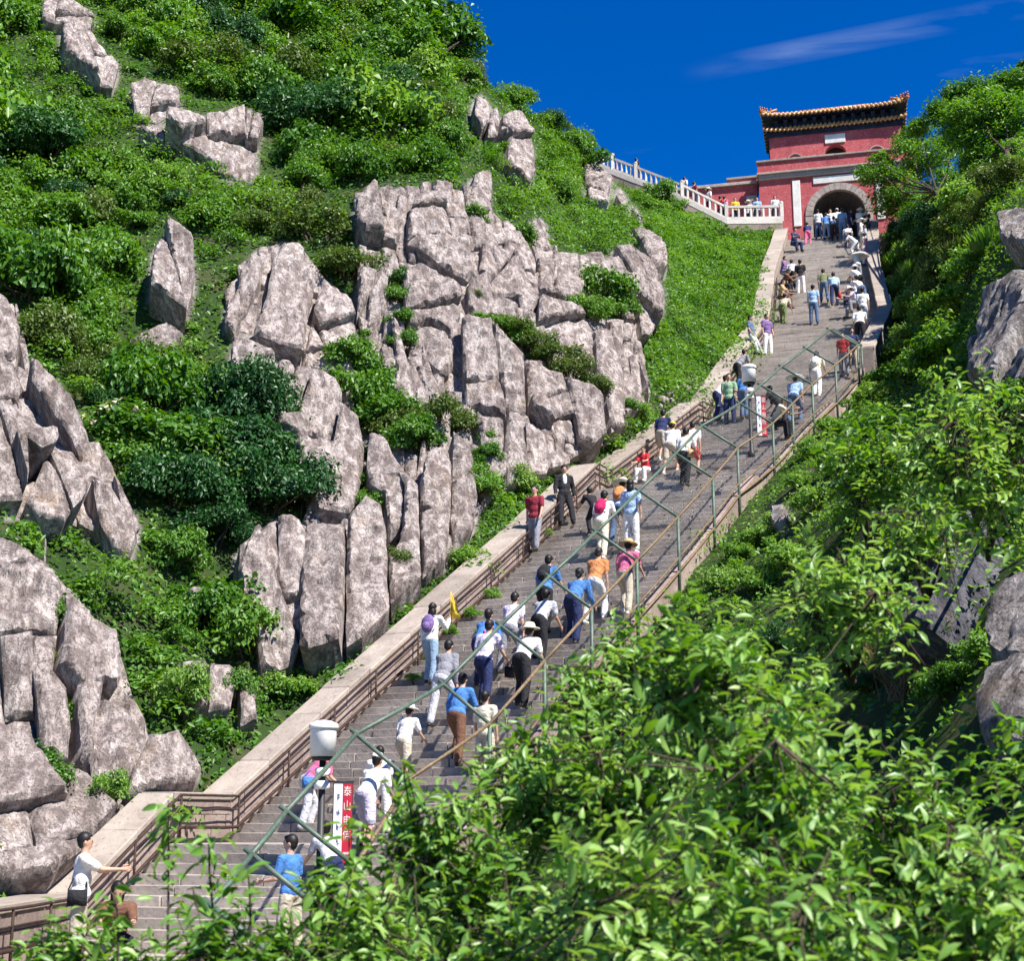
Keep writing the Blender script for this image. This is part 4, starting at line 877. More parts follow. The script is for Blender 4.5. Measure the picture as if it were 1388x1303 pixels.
# ------------------------------------------------------------------ vegetation
def unit(v): return v / (np.linalg.norm(v, axis=-1, keepdims=True) + 1e-9)
def leaf_quads(c, ax, nr, L, Wd):
    """folded diamond leaves: base, two sides, tip"""
    ax = unit(ax); sd_ = unit(np.cross(ax, nr)); nr = np.cross(sd_, ax); L = np.asarray(L)[:, None]; Wd = np.asarray(Wd)[:, None]
    b = c - ax * L * .5; t = c + ax * L * .5 - nr * L * .12; l = c - sd_ * Wd * .5 + nr * Wd * .18; r = c + sd_ * Wd * .5 + nr * Wd * .18
    V = np.stack([b, r, t, l], 1).reshape(-1, 3); n = len(c); k = np.arange(n)[:, None] * 4
    return V, np.concatenate([k + [0, 1, 2], k + [0, 2, 3]], 1).reshape(-1, 3)
def rdir(n): return unit(rng.normal(size=(n, 3)))
def clump_leaves(blobs, n, L, ratio=.5, shell=.55, upb=.5):
    cs, rs = np.array([b[0] for b in blobs]), np.array([b[1] for b in blobs]); p = rs ** 2; p /= p.sum()
    k = rng.choice(len(blobs), n, p=p); d = rdir(n); d[:, 2] = np.where(d[:, 2] < -.35, -d[:, 2], d[:, 2]); rr = rs[k] * (shell + (1 - shell) * rng.random(n) ** .6) * (1 + .25 * rng.normal(size=n))
    c = cs[k] + d * rr[:, None] * [1, 1, .8]
    nr = unit(d * .7 + [0, 0, upb] + rng.normal(size=(n, 3)) * .55); ax = np.cross(nr, rdir(n)); ls = L * rng.uniform(.6, 1.35, n)
    return leaf_quads(c, ax, nr, ls, ls * ratio * rng.uniform(.8, 1.3, n))
def dome_blobs(nb, flat=.75, r0=.26, r1=.45):
    o = []
    for k in range(nb):
        a = rnd.uniform(0, 2 * math.pi); e = math.asin(rnd.random()); rr = rnd.uniform(.45, .82)
        o.append((np.array([math.cos(a) * math.cos(e) * rr, math.sin(a) * math.cos(e) * rr, .18 + math.sin(e) * rr * flat]), rnd.uniform(r0, r1)))
    return o
def stem_mesh(ends, r, name='stem'):
    m = MB()
    for e_ in ends:
        e_ = np.asarray(e_); mid = e_ * [.4, .4, .55] + rng.normal(0, .05, 3); m.tube([np.array([0, 0, -.25]) + rng.normal(0, .03, 3) * [1, 1, 0], mid, e_], [r, r * .7, r * .25], 5)
    return m.mesh(name, BARK, True)
def shrub_proto(mat, nb, n, L, flat, ratio=.5, shell=.55, r=(.26, .45)):
    bl = dome_blobs(nb, flat, *r); v, f = clump_leaves(bl, n, L, ratio, shell)
    return npmesh('crown', v, f, mat), stem_mesh([b[0] for b in bl[:7]], .035)
def blades(n, h, spread, mat):
    a = rng.uniform(0, 2 * math.pi, n); r = spread * np.sqrt(rng.random(n)); base = np.stack([r * np.cos(a), r * np.sin(a), np.zeros(n)], 1)
    ln = h * rng.uniform(.5, 1.1, n); lean = np.stack([np.cos(a), np.sin(a), np.zeros(n)], 1) * rng.uniform(0, .5, n)[:, None] + rng.normal(0, .12, (n, 3)) * [1, 1, 0]
    ax = unit(lean + [0, 0, 1]); nr = np.cross(ax, rdir(n)); return npmesh('blades', *leaf_quads(base + ax * ln[:, None] * .5, ax, nr, ln, ln * .07 + .01), mat), None
PROTO = {
 'dark': [shrub_proto(LEAF_DARK, 34, 10500, .068, .62, .5, .5, (.18, .32)) for _ in range(2)],
 'mid': [shrub_proto(LEAF_MID, 18, 3600, .115, .8, .55) for _ in range(3)],
 'light': [shrub_proto(LEAF_LIGHT, 14, 2600, .125, .85, .55, .5) for _ in range(2)],
 'olive': [shrub_proto(LEAF_OLIVE, 22, 4200, .085, .6, .5, .6, (.22, .36)) for _ in range(2)],
 'grass': [blades(700, .95, .5, LEAF_LIGHT), blades(700, .8, .6, LEAF_OLIVE)],
}
WORD = {'dark': 'dark green dense', 'mid': 'mid green leafy', 'light': 'light green loose', 'olive': 'olive green mounded', 'grass': 'tall grassy'}
def place_shrub(kind, p, s, place, group, sz=1.0, name='shrub', label=None):
    cr, st = rnd.choice(PROTO[kind]); o = link(name, cr, None, p); o.scale = (s, s * rnd.uniform(.85, 1.15), s * sz); o.rotation_euler = (rnd.uniform(-.15, .15), rnd.uniform(-.15, .15), rnd.uniform(0, 6.28))
    tag(o, label or f'{WORD[kind]} {name} {place}', 'shrub' if name == 'shrub' else name, f'{WORD[kind]} {group}')
    if st is not None: link('stem', st, o)
    return o
MEADOW = [pl('870,470 905,395 905,340 880,290 930,290 990,300 1056,298 1052,340 1022,425 985,478 935,525 880,545 868,520'), pl('262,985 330,935 440,900 446,910 268,1062'), pl('640,665 735,640 765,648 700,725 640,760'), pl('520,800 600,770 600,790 535,850 520,850'), pl('245,965 270,968 262,985 262,1040 250,1020')]
def in_meadow(p):
    r = np.zeros(len(p), bool)
    for q in MEADOW: r |= inpoly(p, q)
    return r
def scatter_cover(name, V, F_, rocky, test, n, L, mat, hmax, up=.6):
    q = V[F_]; ctr_ = q.mean(1); px, dd = Qn(ctr_); ar = np.linalg.norm(np.cross(q[:, 1] - q[:, 0], q[:, 3] - q[:, 0]), axis=1)
    w = ar * np.clip(1 - 1.25 * rocky[F_].mean(1), 0.02, 1) * test(px); w = np.clip(w, 0, None); w /= w.sum()
    k = rng.choice(len(F_), n, p=w); a, b_ = rng.random((n, 1)), rng.random((n, 1))
    p = q[k, 0] * (1 - a) * (1 - b_) + q[k, 1] * a * (1 - b_) + q[k, 2] * a * b_ + q[k, 3] * (1 - a) * b_
    nn = unit(np.cross(q[k, 1] - q[k, 0], q[k, 3] - q[k, 0])); nn = np.where(nn[:, 2:] < 0, -nn, nn)
    clump = fbm(p * .9, 3); h = hmax * np.clip(.35 + 1.3 * clump, .05, 1)[:, None] * rng.random((n, 1)) ** .7
    p = p + nn * h * .6 + np.array([0, 0, 1]) * h * .6
    nr = unit(nn * .4 + [0, 0, up] + rng.normal(size=(n, 3)) * .5 + [0, -.2, 0]); ls = L * rng.uniform(.6, 1.4, n); v, f = leaf_quads(p, np.cross(nr, rdir(n)), nr, ls, ls * rng.uniform(.4, .7, n))
    me = npmesh(name, v, f, mat); at = me.attributes.new('tint', 'FLOAT', 'POINT'); at.data.foreach_set('value', np.repeat(np.clip(rng.random(n) * .8 + clump * .8 + .1, 0, 1), 4).astype(np.float32))
    return tag(link(name, me), kind='stuff')
infr = lambda p: ((p[:, 0] > -230) & (p[:, 0] < 1500) & (p[:, 1] > -160) & (p[:, 1] < 1420))
scatter_cover('ground_cover', VL, FL, RL, lambda p: infr(p) & ~in_meadow(p), 180000, .15, COVER, .5)
def thicket(name, V, F_, rocky, test, nc, per, r0, r1, L, mat):
    """low growth that reads as one mass: many leafy cushions"""
    q = V[F_]; px, dd = Qn(q.mean(1)); ar = np.linalg.norm(np.cross(q[:, 1] - q[:, 0], q[:, 3] - q[:, 0]), axis=1)
    w = ar * np.clip(1 - 2.2 * rocky[F_].mean(1), 0, 1) * test(px); w /= w.sum(); k = rng.choice(len(F_), nc, p=w)
    c = q[k].mean(1) + rng.normal(0, .3, (nc, 3)) * [1, .3, .3]; r = rng.uniform(r0, r1, nc) * (1 + .5 * fbm(c * .3, 2)); px, dd = Qn(c); rp_ = r / dd * F
    ok = np.ones(nc, bool)
    for ox, oy in ((0, 0), (-.8, 0), (.8, 0), (0, -1), (-.6, -.7), (.6, -.7)): ok &= rockness(px + np.stack([ox * rp_, oy * rp_], 1)) < .5
    if V is VL: ok &= px[:, 1] - 1.5 * rp_ > np.interp(px[:, 0], xs, sky_l)
    r = np.where(ok, r, r * .38); tone = np.repeat(np.clip(.5 + 1.3 * fbm(c * .35 + 50, 3) + rng.normal(0, .16, nc), 0, 1), per)
    cc, rr = np.repeat(c, per, 0), np.repeat(r, per); d = rdir(len(cc)); d[:, 2] = np.abs(d[:, 2]); n = len(cc)
    cc = cc + np.array([0, 0, .28]) * rr[:, None]
    p = cc + d * (rr * rng.uniform(.55, 1.1, n))[:, None] * [1, 1, .9]; nr = unit(d * .7 + [0, 0, .5] + rng.normal(size=(n, 3)) * .5); ls = L * rng.uniform(.6, 1.4, n)
    me = npmesh(name, *leaf_quads(p, np.cross(nr, rdir(n)), nr, ls, ls * rng.uniform(.4, .65, n)), mat); at = me.attributes.new('tint', 'FLOAT', 'POINT'); at.data.foreach_set('value', np.repeat(np.clip(tone + rng.normal(0, .13, n), 0, 1), 4).astype(np.float32))
    tag(link(name, me), kind='stuff')
thicket('undergrowth', VL, FL, RL, lambda p: infr(p) & ~in_meadow(p), 3300, 160, .5, 1.65, .135, COVER)
thicket('meadow_clumps', VL, FL, RL, lambda p: in_meadow(p) * 1.0, 900, 45, .18, .5, .13, HERB)
thicket('bank_clumps', VR, FR, RR, lambda p: infr(p) * 1.0 * (p[:, 1] < 950), 700, 70, .18, .55, .12, HERB)
scatter_cover('meadow_herbs', VL, FL, RL, lambda p: in_meadow(p) * 1.0, 90000, .115, HERB, .55)
scatter_cover('weeds', VR, FR, RR, lambda p: infr(p) * 1.0 * np.where(p[:, 1] < 900, 1, .5), 170000, .105, HERB, .5)

# shrubs on the left mountainside
def pick_kind(x, y):
    r = rnd.random()
    if 130 < x < 430 and 470 < y < 790: return 'dark' if r < .72 else 'mid'
    if x < 230 and 690 < y < 960: return 'olive' if r < .65 else 'mid'
    if x < 140 and 380 < y < 690: return 'olive' if r < .5 else 'mid'
    if 180 < x < 360 and 780 < y < 960: return 'mid' if r < .7 else 'light'
    if 380 < x < 520 and 260 < y < 480: return 'olive' if r < .5 else 'mid'
    if y < 230: return 'mid' if r < .55 else 'light' if r < .75 else 'dark' if r < .85 else 'olive'
    if 640 < x < 920: return 'mid' if r < .6 else 'olive' if r < .85 else 'light'
    return 'mid' if r < .5 else 'dark' if r < .68 else 'olive' if r < .82 else 'light'
def where(x, y):
    if y < 130 and x > 480: return 'on the skyline shoulder above the pinnacles', 'shrubs on the skyline shoulder'
    if y < 250: return 'packed among others on the upper left slope', 'shrubs on the upper left slope'
    if x > 630: return 'among rocks above the fissured face', 'shrubs above the fissured face'
    if y < 480: return 'on the slope around the lone upright boulder', 'shrubs around the upright boulder'
    if x < 140: return 'between the jagged boulders at the left edge', 'shrubs at the left edge'
    if x < 470: return 'in the hollow left of the cliff columns', 'shrubs in the left hollow'
    return 'rooted in the clefts of the central cliff', 'shrubs in the central cliff'
placed = []; SHR = []
cand = [(300, 640, 2.3, 'dark'), (365, 690, 1.7, 'dark'), (240, 690, 1.8, 'dark'), (330, 580, 1.8, 'dark'), (200, 560, 1.6, 'mid'), (180, 510, 1.5, 'olive'), (290, 740, 1.5, 'dark'), (600, 585, .9, 'olive'), (565, 590, 1.0, 'olive'), (540, 575, .9, 'mid'), (690, 458, .75, 'olive'), (720, 478, .75, 'olive'), (748, 495, .8, 'olive'), (775, 517, .75, 'olive'), (800, 538, .6, 'olive'), (665, 450, .6, 'mid'), (705, 470, .6, 'mid'), (640, 640, .4, 'mid'), (505, 545, .8, 'mid'), (560, 610, .8, 'mid'), (530, 600, .7, 'olive'), (545, 470, .4, 'mid'), (640, 300, .5, 'mid'), (700, 330, .6, 'mid'), (840, 430, .6, 'mid'), (500, 690, .35, 'mid'), (770, 440, .4, 'olive'), (640, 405, .3, 'olive'),
        (300, 840, 1.0, 'mid'), (270, 850, .8, 'mid'), (330, 890, .9, 'mid'), (470, 500, .8, 'mid'), (480, 560, .9, 'mid'), (520, 580, .9, 'mid'), (500, 520, .8, 'mid'), (430, 330, 1.8, 'olive'), (470, 380, 1.4, 'olive'), (545, 440, .45, 'mid'), (545, 410, .45, 'mid'), (545, 385, .4, 'mid'), (80, 845, .35, 'mid'), (80, 900, .3, 'olive'), (88, 980, .3, 'mid'), (60, 1070, .5, 'mid'), (150, 1090, .35, 'light'), (10, 1060, .6, 'dark'), (250, 955, .5, 'light'), (320, 945, .4, 'mid'), (665, 600, .4, 'mid'), (660, 625, .4, 'mid'), (820, 410, .9, 'mid'), (800, 430, .7, 'mid'), (500, 625, .35, 'mid'), (497, 660, .3, 'mid'),
        (860, 575, .5, 'light'), (60, 480, 1.0, 'olive'), (640, 770, .5, 'light'), (855, 560, .45, 'mid'), (540, 770, .4, 'olive'), (650, 670, .5, 'light'), (390, 945, .5, 'light'), (700, 665, .5, 'light')]
for i in range(9000):
    if len(placed) > 285: break
    if i < len(cand): x, y, s, kind = cand[i]; s *= 1.25 if s < 1.2 else 1
    else:
        x, y = rnd.uniform(-60, 900), rnd.uniform(-60, 960); kind = pick_kind(x, y); s = rnd.choice([.8, 1.0, 1.2, 1.5, 1.8]) * (1.35 if y < 230 else 1.0)
        if y > 560 and x > 240 and not (x < 420 and y < 780): s *= .6
    h, n = hit(BVL, x, y)
    if h is None: continue
    d = Q(h)[2]; rp = s / d * F
    if i >= len(cand):
        t = np.array([(x, y), (x - rp * .75, y), (x + rp * .75, y), (x, y - rp * .7), (x, y + rp * .55), (x - rp * .5, y - rp * .5), (x + rp * .5, y - rp * .5), (x, y - rp * 1.3), (x - rp * .8, y - rp), (x + rp * .8, y - rp)])
        gx, gy = np.meshgrid(np.linspace(-1, 1, 5), np.linspace(-1.7, .5, 7)); t2 = np.stack([x + gx.ravel() * rp, y + gy.ravel() * rp], 1)
        if rockness(t).max() > .55 or in_meadow(t).any() or rockness(t2, False).mean() > .07: continue
        if any((Vector(h) - q).length < .52 * (s + r) for q, r in placed): continue
    if rockness(np.array([(x, y)]))[0] > .5: h = h + (EYE - h).normalized() * .75
    placed.append((Vector(h), s)); pl_, gr = where(x, y)
    o = place_shrub(kind, h + Vector((0, 0, -.15 * s)), s, pl_, gr, rnd.uniform(.95, 1.5)); SHR.append((o, x, y, s, kind))
LM = [('the top left boulders', 100, 60), ('the long cracked ledge', 265, 190), ('the lone upright boulder', 232, 385), ('the leaning slabs', 390, 470), ('the big square blocks', 590, 360), ('the fissured face', 740, 500), ('the rock pinnacles', 680, 190),
      ('the square stone knob', 648, 270), ('the overhanging boulder', 865, 380), ('the balustrade boulders', 810, 255), ('the jagged left boulders', 70, 600), ('the lower left cliff', 90, 950), ('the broken wall blocks', 285, 935), ('the cliff columns', 420, 750), ('the paired pillars', 560, 690), ('the skyline shoulder', 640, 70), ('the top edge of the picture', 330, 10), ('the left edge of the picture', 0, 260), ('the cream flowering bush', 205, 620)]
ORD = ['nearest', 'second nearest', 'third nearest', 'fourth nearest', 'fifth nearest', 'sixth nearest', 'seventh nearest', 'eighth nearest', 'ninth nearest', 'tenth nearest', 'eleventh nearest', 'twelfth nearest', 'thirteenth nearest', 'fourteenth nearest', 'fifteenth nearest', 'sixteenth nearest', 'seventeenth nearest', 'eighteenth nearest', 'nineteenth nearest']
def name_plants(lst, LM):
    byk = {}
    for o, x, y, s, kind in lst:
        nm, lx, ly = min(LM, key=lambda l: (l[1] - x) ** 2 + (l[2] - y) ** 2); dx, dy = x - lx, y - ly
        rel_ = ('below' if dy > 0 else 'above') if abs(dy) > abs(dx) else ('right of' if dx > 0 else 'left of')
        if 'edge of' in nm: rel_ = 'near'
        w_ = ('small ' if s < .75 else 'large ' if s > 1.35 else '') + WORD[kind] + (' grass tuft' if kind == 'grass' else ' shrub')
        byk.setdefault(f'{w_} {rel_} {nm}', []).append((math.hypot(dx, dy), o))
    for k_, l in byk.items():
        l.sort(key=lambda t: t[0])
        for i, (_, o) in enumerate(l): o['label'] = k_ if len(l) == 1 else f'{k_}, {ORD[min(i, 18)]}'
name_plants(SHR, LM)
# spiky dark conifers on the skyline
def conifer(px, py, h, D, bv):
    q, n = hit(bv, px, py)
    if q is None: return
    root = empty('conifer', q, rnd.uniform(0, 6)); m = MB().tube([(0, 0, -.3), (.03, 0, h)], [.09, .02], 6); m.build('trunk', BARK, root, True)
    c, ax, nr = [], [], []
    for k in range(1500):
        z = rnd.uniform(.15, 1.0) * h; a = rnd.choice(range(11)) * .571 + rnd.gauss(0, .14) + int(z / h * 9) * .7; rr = (1 - z / h) * .42 * h + .15; r_ = rnd.random() ** .6 * rr
        c.append((r_ * math.cos(a), r_ * math.sin(a), z - r_ * .12 + rnd.gauss(0, .03))); ax.append((math.cos(a) + rnd.gauss(0, .4), math.sin(a) + rnd.gauss(0, .4), rnd.gauss(.15, .3))); nr.append((rnd.gauss(0, .4), rnd.gauss(0, .4), 1))
    v, f = leaf_quads(np.array(c), np.array(ax), np.array(nr), np.full(1500, .24), np.full(1500, .07)); link('crown', npmesh('crown', v, f, LEAF_DARK), root); return root
o = conifer(765, 172, 2.6, DL, BVL)
if o: tag(o, 'dark spiky conifer on the skyline left of the balustrade', 'tree')
o = conifer(700, 135, 2.0, DL, BVL)
if o: tag(o, 'small dark conifer on the skyline above the hooded pinnacle', 'tree')
# cream flowers on one bush of the left hollow, and a few more flower heads in the thicket
def flowers(px, py, spread, n, label, r=.10):
    h, nn = hit(BVL, px, py)
    if h is None: return
    o = place_shrub('mid', h, spread * 1.15, '', 'flowering shrubs', .8, 'shrub', label); cr = o.data
    v = np.array([x.co for x in cr.vertices]).reshape(-1, 4, 3).mean(1); v = v[v[:, 2] > .35]; v = v[(v @ np.array([-.0, -.6, .5])) > .25]; v = v[rng.choice(len(v), min(n, len(v)), False)] * 1.06
    c = np.repeat(v, 5, 0) + rng.normal(0, .03, (len(v) * 5, 3)); k = len(c); m = npmesh('blossom', *leaf_quads(c, rdir(k), unit(rng.normal(size=(k, 3)) * .4 + [0, -.5, .8]), np.full(k, r), np.full(k, r * .8)), BLOSSOM)
    tag(link('blossom', m, o), kind='stuff')
flowers(205, 620, 1.5, 60, 'bush dotted with cream blossoms beside the big dark shrub')
flowers(165, 600, 1.1, 40, 'smaller bush with yellowish cream blossoms on its left shoulder')
flowers(310, 20, 1.5, 40, 'bush with cream blossoms high on the upper left slope')
flowers(120, 245, 1.2, 25, 'bush with a few pale flower heads on the far left slope')

# trees and shrubs of the right hill
def tree(px, py, h, blobs, nleaf, L, mat, label, bv=BVR, ground=None, r0=.16):
    g = hit(bv, px, py)[0]
    if g is None: g = Vector(P(px, py, blobs[0][2] + 1))
    root = empty('tree', g, 0, label, 'tree'); G = np.array(g)
    bl = [(P(x, y, d) - G, r) for x, y, d, r in blobs]; top = np.mean([b[0] for b in bl], 0)
    fork = top * [.35, .35, .45]; MB().tube([(0, 0, -.6), fork * .5 + [.05, 0, 0], fork], [r0, r0 * .8, r0 * .6], 8).build('trunk', BARK, root, True)
    m = MB()
    for c, r in bl: m.tube([fork, lerp(fork, c, .55) + rng.normal(0, .12, 3), c + [0, 0, r * .4]], [r0 * .35, r0 * .2, .015], 5)
    m.build('limb', BARK, root, True)
    sub = []
    for c, r in bl:
        for k in range(9): d = rdir(1)[0]; d[2] = abs(d[2]) * .9 - .25; sub.append((c + d * r * .72, r * rnd.uniform(.3, .5)))
    v, f = clump_leaves(sub, nleaf, L, .42, .45, .6); link('crown', npmesh('crown', v, f, mat), root); return root
tree(1292, 322, 6, [(1240, 225, 83, 2.12), (1210, 258, 82, 1.59), (1262, 260, 82, 2.01), (1290, 215, 84, 2.12), (1245, 190, 85, 1.48), (1190, 228, 83, 1.17), (1228, 280, 82, 1.38), (1300, 265, 82, 1.80), (1285, 300, 80, 1.59), (1258, 308, 80, 1.38), (1312, 312, 79, 1.48), (1196, 250, 82, 1.5), (1222, 282, 81, 1.6), (1248, 300, 80, 1.6), (1272, 285, 81, 1.8), (1182, 240, 83, 1.0), (1238, 322, 79, 1.2), (1300, 322, 79, 1.4)], 36000, .19, LEAF_MID, 'broad leafy tree right of the gate hiding part of its facade')
tree(1370, 230, 6, [(1330, 165, 58, 1.6), (1365, 175, 57, 1.6), (1390, 200, 57, 1.6), (1320, 205, 58, 1.4), (1355, 225, 57, 1.3), (1395, 150, 58, 1.1), (1372, 222, 55, 1.1), (1340, 245, 56, 1.0)], 24000, .17, LEAF_LIGHT, 'bright light green tree at the right edge above the boulder')
tree(1330, 180, 6, [(1285, 165, 74, 1.7), (1315, 142, 75, 1.7), (1345, 150, 76, 1.5), (1262, 175, 74, 1.2), (1380, 128, 76, 1.6), (1395, 100, 77, 1.2)], 20000, .19, LEAF_MID, 'taller mid green tree on the right skyline behind the others')
RC = [(1215, 330, .9, 'grass'), (1230, 345, .9, 'grass'), (1250, 340, .9, 'grass'), (1212, 365, .9, 'grass'), (1235, 375, .8, 'grass'), (1265, 360, .8, 'grass'), (1220, 400, .8, 'light'), (1240, 420, .8, 'light'), (1215, 440, .9, 'light'), (1240, 470, 1.0, 'light'), (1215, 490, .9, 'light'), (1265, 440, 1.0, 'light'), (1290, 480, 1.1, 'light'), (1270, 510, 1.0, 'light'), (1235, 520, 1.0, 'mid'), (1205, 520, .9, 'mid'), (1295, 530, .9, 'light'), (1185, 545, .7, 'light'),  # light kinds put the sunlit look of this slope into the leaf colour
      (1300, 330, 1.2, 'olive'), (1330, 300, 1.2, 'olive'), (1290, 370, 1.0, 'olive'), (1315, 380, .9, 'light'), (1350, 260, 1.1, 'olive'), (1380, 250, 1.0, 'olive'), (1275, 410, 1.0, 'olive'), (1300, 420, .9, 'light'), (1310, 350, .9, 'grass'), (1340, 340, .7, 'grass'), (1370, 320, .5, 'light'), (1385, 400, .4, 'light'), (1385, 240, .9, 'light'), (1250, 316, 1.5, 'dark'), (1290, 305, 1.5, 'dark'), (1222, 322, 1.2, 'dark'), (1270, 330, 1.3, 'dark'), (1310, 290, 1.3, 'light'),  # dark kinds under the tree put deep shade into the leaf colour
      (1150, 560, .6, 'light'), (1130, 590, .6, 'light'), (1100, 620, .55, 'light'), (1170, 590, .7, 'mid'), (1140, 640, .6, 'light'), (1085, 660, .5, 'light'), (1110, 690, .6, 'light'), (1060, 720, .5, 'light'), (1030, 740, .5, 'light'), (1070, 770, .6, 'light'), (1000, 760, .45, 'light'), (980, 800, .5, 'light'), (1030, 800, .6, 'light'), (940, 830, .5, 'light'), (1150, 720, .6, 'light'), (1200, 640, .8, 'mid'), (1190, 690, .8, 'mid'), (1220, 590, .9, 'mid'), (1250, 640, .9, 'mid'), (1275, 590, .9, 'mid'),
      (1300, 660, .7, 'mid'), (1340, 600, .8, 'mid'), (1370, 640, .6, 'mid'), (1385, 560, .7, 'mid'), (1340, 680, .5, 'mid'), (1380, 720, .4, 'mid'), (1300, 930, .3, 'mid'), (1330, 900, .28, 'light'), (1280, 950, .35, 'mid'), (1240, 780, .5, 'dark'), (1180, 800, .55, 'dark'), (1120, 850, .6, 'dark'), (1060, 880, .6, 'dark'), (990, 900, .6, 'light'), (930, 930, .6, 'dark'), (880, 960, .6, 'dark'), (840, 1000, .55, 'dark'), (1180, 940, .45, 'dark'), (1100, 960, .5, 'dark'), (1000, 1010, .5, 'dark'), (760, 1060, .5, 'dark'), (900, 1080, .5, 'dark'), (1385, 480, .5, 'olive')]  # dark kinds added so their leaf colour darkens the shaded hollow
SHR2 = []
for x, y, s, kind in RC:
    h, n = hit(BVR, x, y)
    if h is None: continue
    ww = ('on the bank right of the topmost flights', 'plants right of the top flights') if y < 545 and x < 1310 else ('on the right hillside below the skyline trees', 'plants below the right trees') if y < 500 else ('on the weedy bank beside the fence', 'plants beside the fence') if x < 1160 and y < 860 else ('in the shaded hollow behind the foreground leaves', 'plants in the right hollow')
    SHR2.append((place_shrub(kind, h + Vector((0, 0, -.1 * s)), s, *ww, rnd.uniform(.85, 1.2), 'grass_tuft' if kind == 'grass' else 'shrub'), x, y, s, kind))
name_plants(SHR2, [('the right wall end', 1200, 330), ('the fence end', 1185, 520), ('the leafy tree by the gate', 1260, 310), ('the bright right tree', 1370, 240), ('the pale rounded boulder', 1350, 330), ('the dark rock ridge', 1320, 440), ('the shaded rock face', 1290, 760), ('the small upright grey stone', 1058, 705), ('the kerb in midstairs', 960, 800), ('the dead twigs', 1225, 900), ('the sunlit right rock', 1350, 920), ('the stairs at the lower right', 800, 1020), ('the glossy upright bush', 1200, 630), ('the middle of the foreground', 1020, 990)])
# weeds growing from the foot of the stair wall
WN = ['lowest', 'second', 'third', 'fourth, a tiny one,', 'fifth', 'sixth', 'topmost']
for x, y, s in [(560, 925, .2), (585, 892, .2), (610, 862, .22), (650, 860, .12), (640, 838, .25), (668, 812, .25), (742, 728, .2)]:
    r = Vector(P(x, y, 1)) - EYE; h = BVS.ray_cast(EYE, r.normalized())[0]
    if h: place_shrub('light', h, s, '', 'weeds on the steps', 1, 'weed', f'light green weed on the steps at the wall foot, {WN.pop(0)} going up')
# dead twigs in the right hollow
h, n = hit(BVR, 1225, 945)
m = MB()
for k in range(46):
    a = rnd.gauss(0, .5); b_ = rnd.gauss(0, .5); L = rnd.uniform(.6, 1.15); p0 = np.array([rnd.gauss(0, .1), rnd.gauss(0, .1), -.05]); p1 = p0 + np.array([math.sin(a) * L * .5, math.sin(b_) * L * .4, L * .5]); p2 = p0 + np.array([math.sin(a) * L * 1.1 + rnd.gauss(0, .08), math.sin(b_) * L, L * .95])
    m.tube([p0, p1, p2], [.008, .005, .002], 4, False)
    for q in range(3): t = rnd.uniform(.3, .9); s_ = lerp(p0, p2, t); m.tube([s_, s_ + np.array([rnd.gauss(0, .15), rnd.gauss(0, .12), rnd.uniform(.05, .2)])], [.003, .0012], 3, False)
tag(m.build('dead_shrub', plain('dry_twig', (.22, .13, .07), .9), None, True, 0, h), 'bare brown dead shrub of thin twigs in the dark hollow', 'shrub')

# ------------------------------------------------------------------ foreground bushes: real broad leaves on twigs
def broad_leaf_verts(c, ax, nr, L, curl):
    """lens shaped leaf: 5 stations, midrib fold, drooping tip"""
    n = len(c); ax = unit(ax); sd_ = unit(np.cross(ax, nr)); nr = np.cross(sd_, ax); st = [(0, .04), (.25, .30), (.55, .36), (.82, .20), (1, .01)]
    V = []
    for t, w in st:
        mid = c + ax * (L * t)[:, None] - nr * (curl * L * t * t)[:, None]
        up_ = nr * (L * w * .30)[:, None]
        V += [mid - sd_ * (L * w * .5)[:, None] * 1.05 + up_, mid, mid + sd_ * (L * w * .5)[:, None] * 1.05 + up_]
    V = np.stack(V, 1).reshape(-1, 3); k = np.arange(n)[:, None] * 15; f = []
    for i in range(4):
        for a in (0, 1): j = 3 * i + a; f.append(k + [j, j + 1, j + 4, j + 3])
    return V, np.concatenate(f, 1).reshape(-1, 4)
LV, LF = broad_leaf_verts(np.zeros((1, 3)), np.array([[1., 0, 0]]), np.array([[0, 0, 1.]]), np.array([1.]), np.array([.25]))
LEAF1 = npmesh('leaf', LV, LF, LEAF_FG, True)
